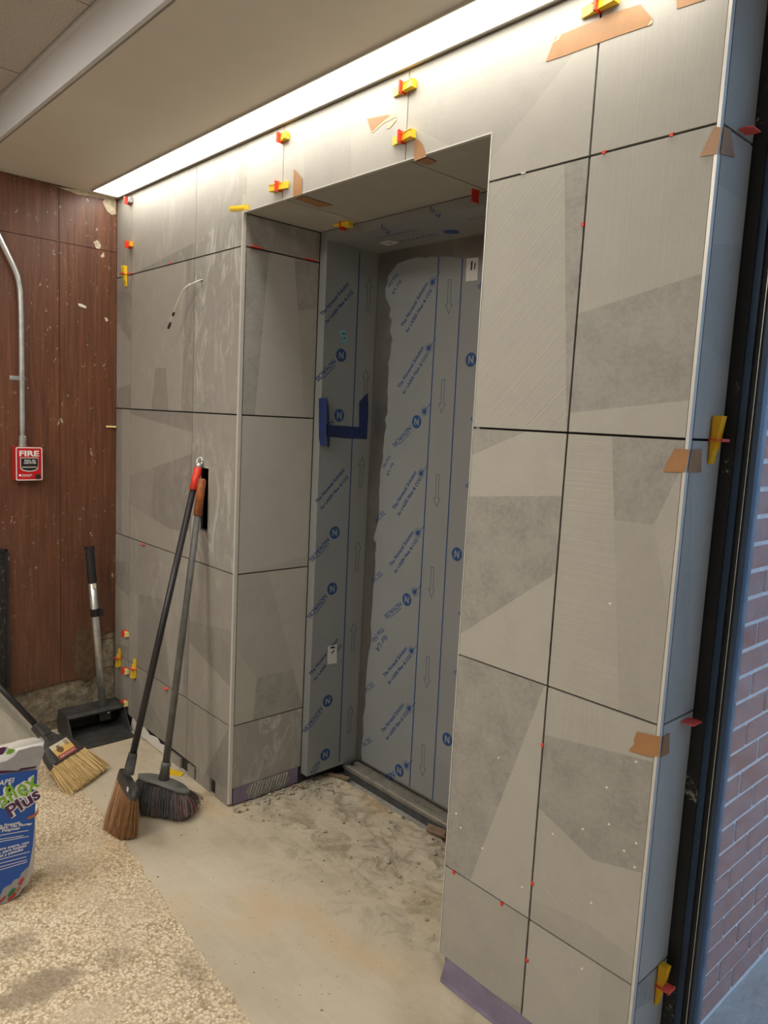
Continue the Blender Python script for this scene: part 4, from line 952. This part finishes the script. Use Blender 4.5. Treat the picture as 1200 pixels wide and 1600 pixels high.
# ---- dark speckled board at the left edge, bent beige sheet
yb_ = (-0.48,0.475)[0]; zb0 = (-0.491,0.888)[1]
b = MB(); b.loft([[(XL+.001, y, zb0), (XL+.016, y, zb0), (XL+.016, y, .262), (XL+.001, y, .262)] for y in (yb_-.16, yb_-.022)])
t = Thing('board', (XL+.01, yb_-.09, .262), 'black speckled board fixed to the wood wall below the fire alarm', 'board')
t.part(b, 'panel', 'speckled_black')
b = MB(); b.loft([[(XL+.001, y, zb0+.004), (XL+.022, y, zb0+.004), (XL+.022, y, .262), (XL+.001, y, .262)] for y in (yb_-.022, yb_-.012)])
b.box(XL+.002, XL+.022, yb_-.16, yb_-.012, zb0-.002, zb0+.006); t.part(b, 'edge_strip', 'black_plastic')
# bent sheet metal trough
tip1, tip2 = Vector((0.075,-0.4,0.048)), Vector((0.088,-0.41,0.033))
u0_, u1_, u2_ = Vector((-0.1,-0.542,0.28)), Vector((-0.02,-0.564,0.22)), Vector((0.02,-0.577,0.113))
e_ = lambda a_, c_: a_+(a_-c_)*.9
d0, d1_ = (u0_-tip1), (u1_-tip2)
t = Thing('sheet_metal_channel', tip2, 'dusty beige bent sheet metal channel lying behind the mortar bag', 'sheet metal')
lowt = Vector((tip2.x+.02, tip2.y-.06, .003))
ringA = [tip1, tip2, lowt]; ringB = [u0_, u1_, Vector((u1_.x+.06, u1_.y-.02, .010))]; ringC = [u0_+d0*.8, u1_+d1_*.8, Vector((u1_.x-.02, u1_.y-.30, .012))]
for p in ringA+ringB+ringC: p.x = max(p.x, XL+.012)
V = ringA+ringB+ringC; off = Vector((-.0, .004, -.004)); V2 = [p+off for p in V]
Fc = [(0, 1, 4, 3), (1, 2, 5, 4), (3, 4, 7, 6), (4, 5, 8, 7)]
b = MB(); b.add(V, Fc); b.add(V2, [f[::-1] for f in Fc]); m = 9
b.add(V+V2, [(0, 1, 10, 9), (1, 2, 11, 10), (0, 3, 12, 9), (3, 6, 15, 12), (2, 5, 14, 11), (5, 8, 17, 14), (6, 7, 16, 15), (7, 8, 17, 16)])
t.part(b, 'sheet', 'beige_sheet')

# ---- mortar bag
random.seed(21)
t = Thing('mortar_bag', (.975, -.95, 0), 'white and blue paper bag of tile mortar standing open on the floor', 'bag')
yl, yr, xf, xk = -1.150, -.735, 1.03, .915
b = MB(); rings = []
prof = [(.008, .055, .80), (.03, .018, .94), (.10, .008, 1), (.16, .004, 1), (.28, .004, 1), (.38, 0, .96), (.42, -.006, .9), (.455, -.014, .72), (.487, -.020, .52)]
for z_, ins, tf_ in prof:
    hw_ = (yr-yl)/2-ins; ht_ = (xf-xk)/2*tf_; cy = (yl+yr)/2+ (.006 if z_ > .4 else 0); cx = xf-ht_-(0 if z_ > .03 else .012)+(.0 if z_ < .44 else (z_-.44)*-.25)
    ring = []
    for i in range(40):
        a1 = 2*math.pi*i/40; c1, s1 = math.cos(a1), math.sin(a1)
        jit = .003*noise.noise((z_*14, i*.7, 0)) if z_ > .3 else 0
        ring.append((cx+ht_*math.copysign(abs(c1)**.22, c1)+jit, cy+hw_*math.copysign(abs(s1)**.42, s1), z_+(.012*noise.noise((i*.45, 2, 0)) if z_ > .48 else 0)))
    rings.append(ring)
b.loft(rings, cap=True)
# folded open flap at the mouth
bag = t.part(b, 'sack', 'bag_paper', smooth=True)
k = Ink(); e = .0016
k.poly('bag', [(yl+.04, .395)]+[(yl+.04, .05), (-0.851,0.01), (-0.825,0.007), (-0.799,0.018), (-0.784,0.046), (-0.772,0.08), (-0.763,0.117), (-0.755,0.163), (-0.75,0.219), (-0.746,0.303), (-0.742,0.354), (-0.739,0.41), (-0.791,0.419), (-0.845,0.427)], e, 0)
k.poly('bag', [(yl+.03, .44), (yl+.03, .40), (-0.845,0.429), (-0.795,0.422), (-0.743,0.419), (-0.741,0.425), (-0.791,0.431), (-0.845,0.441)], e, 3)
t.part(k, 'printed_panel', ['bag_blue', 'bag_green', 'white_ink', 'bag_plum'], bag)
k = Ink()
k.text('bag', (-0.867,0.393), (-0.806,0.391), 'MAPEI', n=.0024, bold=.02, mi=1, italic=.2)
p0, p1 = (-0.926,0.279), (-0.732,0.359)
k.text('bag', p0, p1, 'Keraflex', h=.060, n=.0024, bold=.075, mi=1); k.text('bag', p0, p1, 'Keraflex', h=.060, n=.0030, bold=.015, mi=0)
p0, p1 = (-0.818,0.281), (-0.729,0.32)
k.text('bag', p0, p1, 'Plus', h=.044, n=.0034, bold=.08, mi=1); k.text('bag', p0, p1, 'Plus', h=.044, n=.0040, bold=.02, mi=2)
k.poly('bag', [(-0.771,0.266), (-0.756,0.268), (-0.744,0.274), (-0.737,0.285), (-0.737,0.274), (-0.744,0.26), (-0.769,0.257)], .0030, 3)
for i, (a_, c_, s_) in enumerate((((-0.872,0.264), (-0.788,0.251), 'Extra Smooth,'), ((-0.907,0.264), (-0.756,0.236), 'Large & Heavy Tile Mortar'), ((-0.876,0.247), (-0.791,0.234), 'with Polymer'),
      ((-0.919,0.191), (-0.766,0.178), 'Mortero extra suave, con'), ((-0.901,0.177), (-0.773,0.17), 'polimero, para losetas'), ((-0.884,0.164), (-0.783,0.161), 'grandes y pesadas'))): k.text('bag', a_, c_, s_, n=.0022, bold=.03, mi=1, h=.0085)
for (x0_, y0_, x1_, y1_) in ((-30,1310,44,1297),(-30,1316,36,1306),(-30,1318,45,1307),(-30,1323,26,1313),(-30,1349,46,1331),(-30,1355,41,1338),(-30,1361,42,1343),(-30,1366,42,1346)): pass
for a_, c_ in (((-0.9,0.242), (-0.767,0.221)), ((-0.901,0.23), (-0.782,0.209)), ((-0.901,0.221), (-0.766,0.201)), ((-0.902,0.16), (-0.764,0.149)), ((-0.902,0.148), (-0.774,0.136)), ((-0.902,0.136), (-0.772,0.125)), ((-0.902,0.125), (-0.772,0.118))): k.line('bag', a_, c_, .0022, .0022, 1)
t.part(k, 'lettering', ['bag_green', 'white_ink', 'bag_plum', 'bag_orange'], bag)
k = Ink()
k.poly('bag', [(-0.85,0.039), (-0.841,0.057), (-0.828,0.062), (-0.821,0.061), (-0.81,0.073), (-0.795,0.074), (-0.789,0.086), (-0.776,0.096), (-0.767,0.101), (-0.771,0.079), (-0.78,0.049), (-0.795,0.02), (-0.825,0.007), (-0.851,0.008)], .0020, 0)
k.poly('bag', [(-0.801,0.055), (-0.787,0.073), (-0.78,0.066), (-0.79,0.046)], .0024, 1); k.poly('bag', [(-0.83,0.031), (-0.817,0.047), (-0.806,0.046), (-0.806,0.034), (-0.829,0.02)], .0024, 2)
k.poly('bag', [(-0.831,0.016), (-0.81,0.033), (-0.803,0.026), (-0.81,0.016), (-0.827,0.008)], .0026, 1); k.poly('bag', [(-0.851,0.022), (-0.836,0.033), (-0.834,0.024), (-0.851,0.012)], .0024, 1); k.poly('bag', [(-0.806,0.038), (-0.795,0.048), (-0.792,0.04), (-0.801,0.027)], .0024, 3)
t.part(k, 'stone_picture', ['bag_grey', 'bag_red', 'bag_leaf', 'bag_orange'], bag)
b = MB(); fpts = [(-0.914,0.444), (-0.845,0.441), (-0.813,0.432), (-0.797,0.427), (-0.788,0.432), (-0.76,0.428), (-0.739,0.425), (-0.734,0.433), (-0.724,0.45), (-0.718,0.469), (-0.728,0.488), (-0.754,0.491), (-0.794,0.49), (-0.805,0.476), (-0.827,0.466), (-0.914,0.467)]
nf = len(fpts); b.prism(P['bag'], fpts[::-1] if False else fpts, .002, .005)
fo_ = t.part(b, 'folded_flap', 'bag_grey', bag, label='grey torn paper flap')

b = MB(); b.prism(lambda u, v, n=0: (1.015+n, u, v), [(-0.914,0.467), (-0.827,0.464), (-0.805,0.476), (-0.802,0.492), (-0.818,0.498), (-0.819,0.505), (-0.913,0.507)], 0, .004)
b.prism(lambda u, v, n=0: (1.0192+n, u, v), [(-0.825,0.482), (-0.816,0.496), (-0.8,0.489), (-0.82,0.472), (-0.827,0.47)], 0, .001, 1); b.prism(lambda u, v, n=0: (1.0192+n, u, v), [(-0.914,0.479), (-0.838,0.477), (-0.823,0.5), (-0.83,0.506), (-0.913,0.505)], 0, .0008, 2)
t.part(b, 'torn_top', ['bag_paper', 'bag_green', 'bag_plum'], bag, label='purple and green printed torn top')

# ---- debris
random.seed(31); gD = 'scraps left by the sill'
sx = (1.571,0.541); b = MB(); b.obox((0, 0, 0), (.038, .010, .0), (-.010, .016, .004), (0, -.002, .004)); b.obox((.008, .004, .006), (.028, .006, 0), (-.006, .010, 0), (0, 0, .003))
o = mesh('wood_scrap', b.V, b.F, 'wood_scrap'); o.location = (1.575, .515, .016); tag(o, 'splintered wood scrap by the sill near the right pier', 'scrap')
b = MB(); b.obox((0, 0, 0), (.045, .022, .0), (-.003, .006, .001), (0, 0, .003)); o = mesh('wood_scrap', b.V, b.F, 'wood_scrap'); o.location = (1.005, .50, .008); tag(o, 'thin wood sliver by the sill near the left jamb', 'scrap')
b = MB()
def pebble(x, y, r, zz=0.0):
    c = Vector((x, y, zz+r*.3)); R = [Vector((random.gauss(0, 1), random.gauss(0, 1), random.gauss(0, .6))).normalized()*r*random.uniform(.7, 1.2) for _ in range(1)]
    a1 = random.uniform(0, 6.28); k_ = 5; ring = [c+Vector((math.cos(a1+2*math.pi*i/k_), math.sin(a1+2*math.pi*i/k_), 0))*r*random.uniform(.6, 1.2) for i in range(k_)]
    tp = c+Vector((random.uniform(-.3, .3)*r, random.uniform(-.3, .3)*r, r*.6)); bt = c-Vector((0, 0, r*.5))
    b.add(ring+[tp, bt], [(i, (i+1) % k_, k_) for i in range(k_)]+[((i+1) % k_, i, k_+1) for i in range(k_)], 0 if random.random() < .88 else 1)
for i in range(230):
    x = random.uniform(.95, 2.05); y = random.uniform(.0, .50)**1.0; pebble(x, y, abs(random.gauss(0, .003))+.0015)
for i in range(200): x = random.uniform(.3, 2.4); pebble(x, random.uniform(yb(x), -.02), abs(random.gauss(0, .0018))+.001)
for i in range(60): pebble(OL+random.uniform(.0, .06), random.uniform(.0, .34), random.uniform(.003, .010))
for i in range(40): pebble(random.uniform(.96, 1.1), random.uniform(.33, .48), random.uniform(.003, .010))
for i in range(160): x = random.uniform(.2, 2.2); pebble(x, yb(x)-abs(random.gauss(0, .12)), random.uniform(.0015, .004), .005)
o = b.build('floor_rubble', ['grey_debris', 'label_brown']); tag(o, 'scattered mortar crumbs and grit on the concrete floor', 'rubble', None, 'stuff')
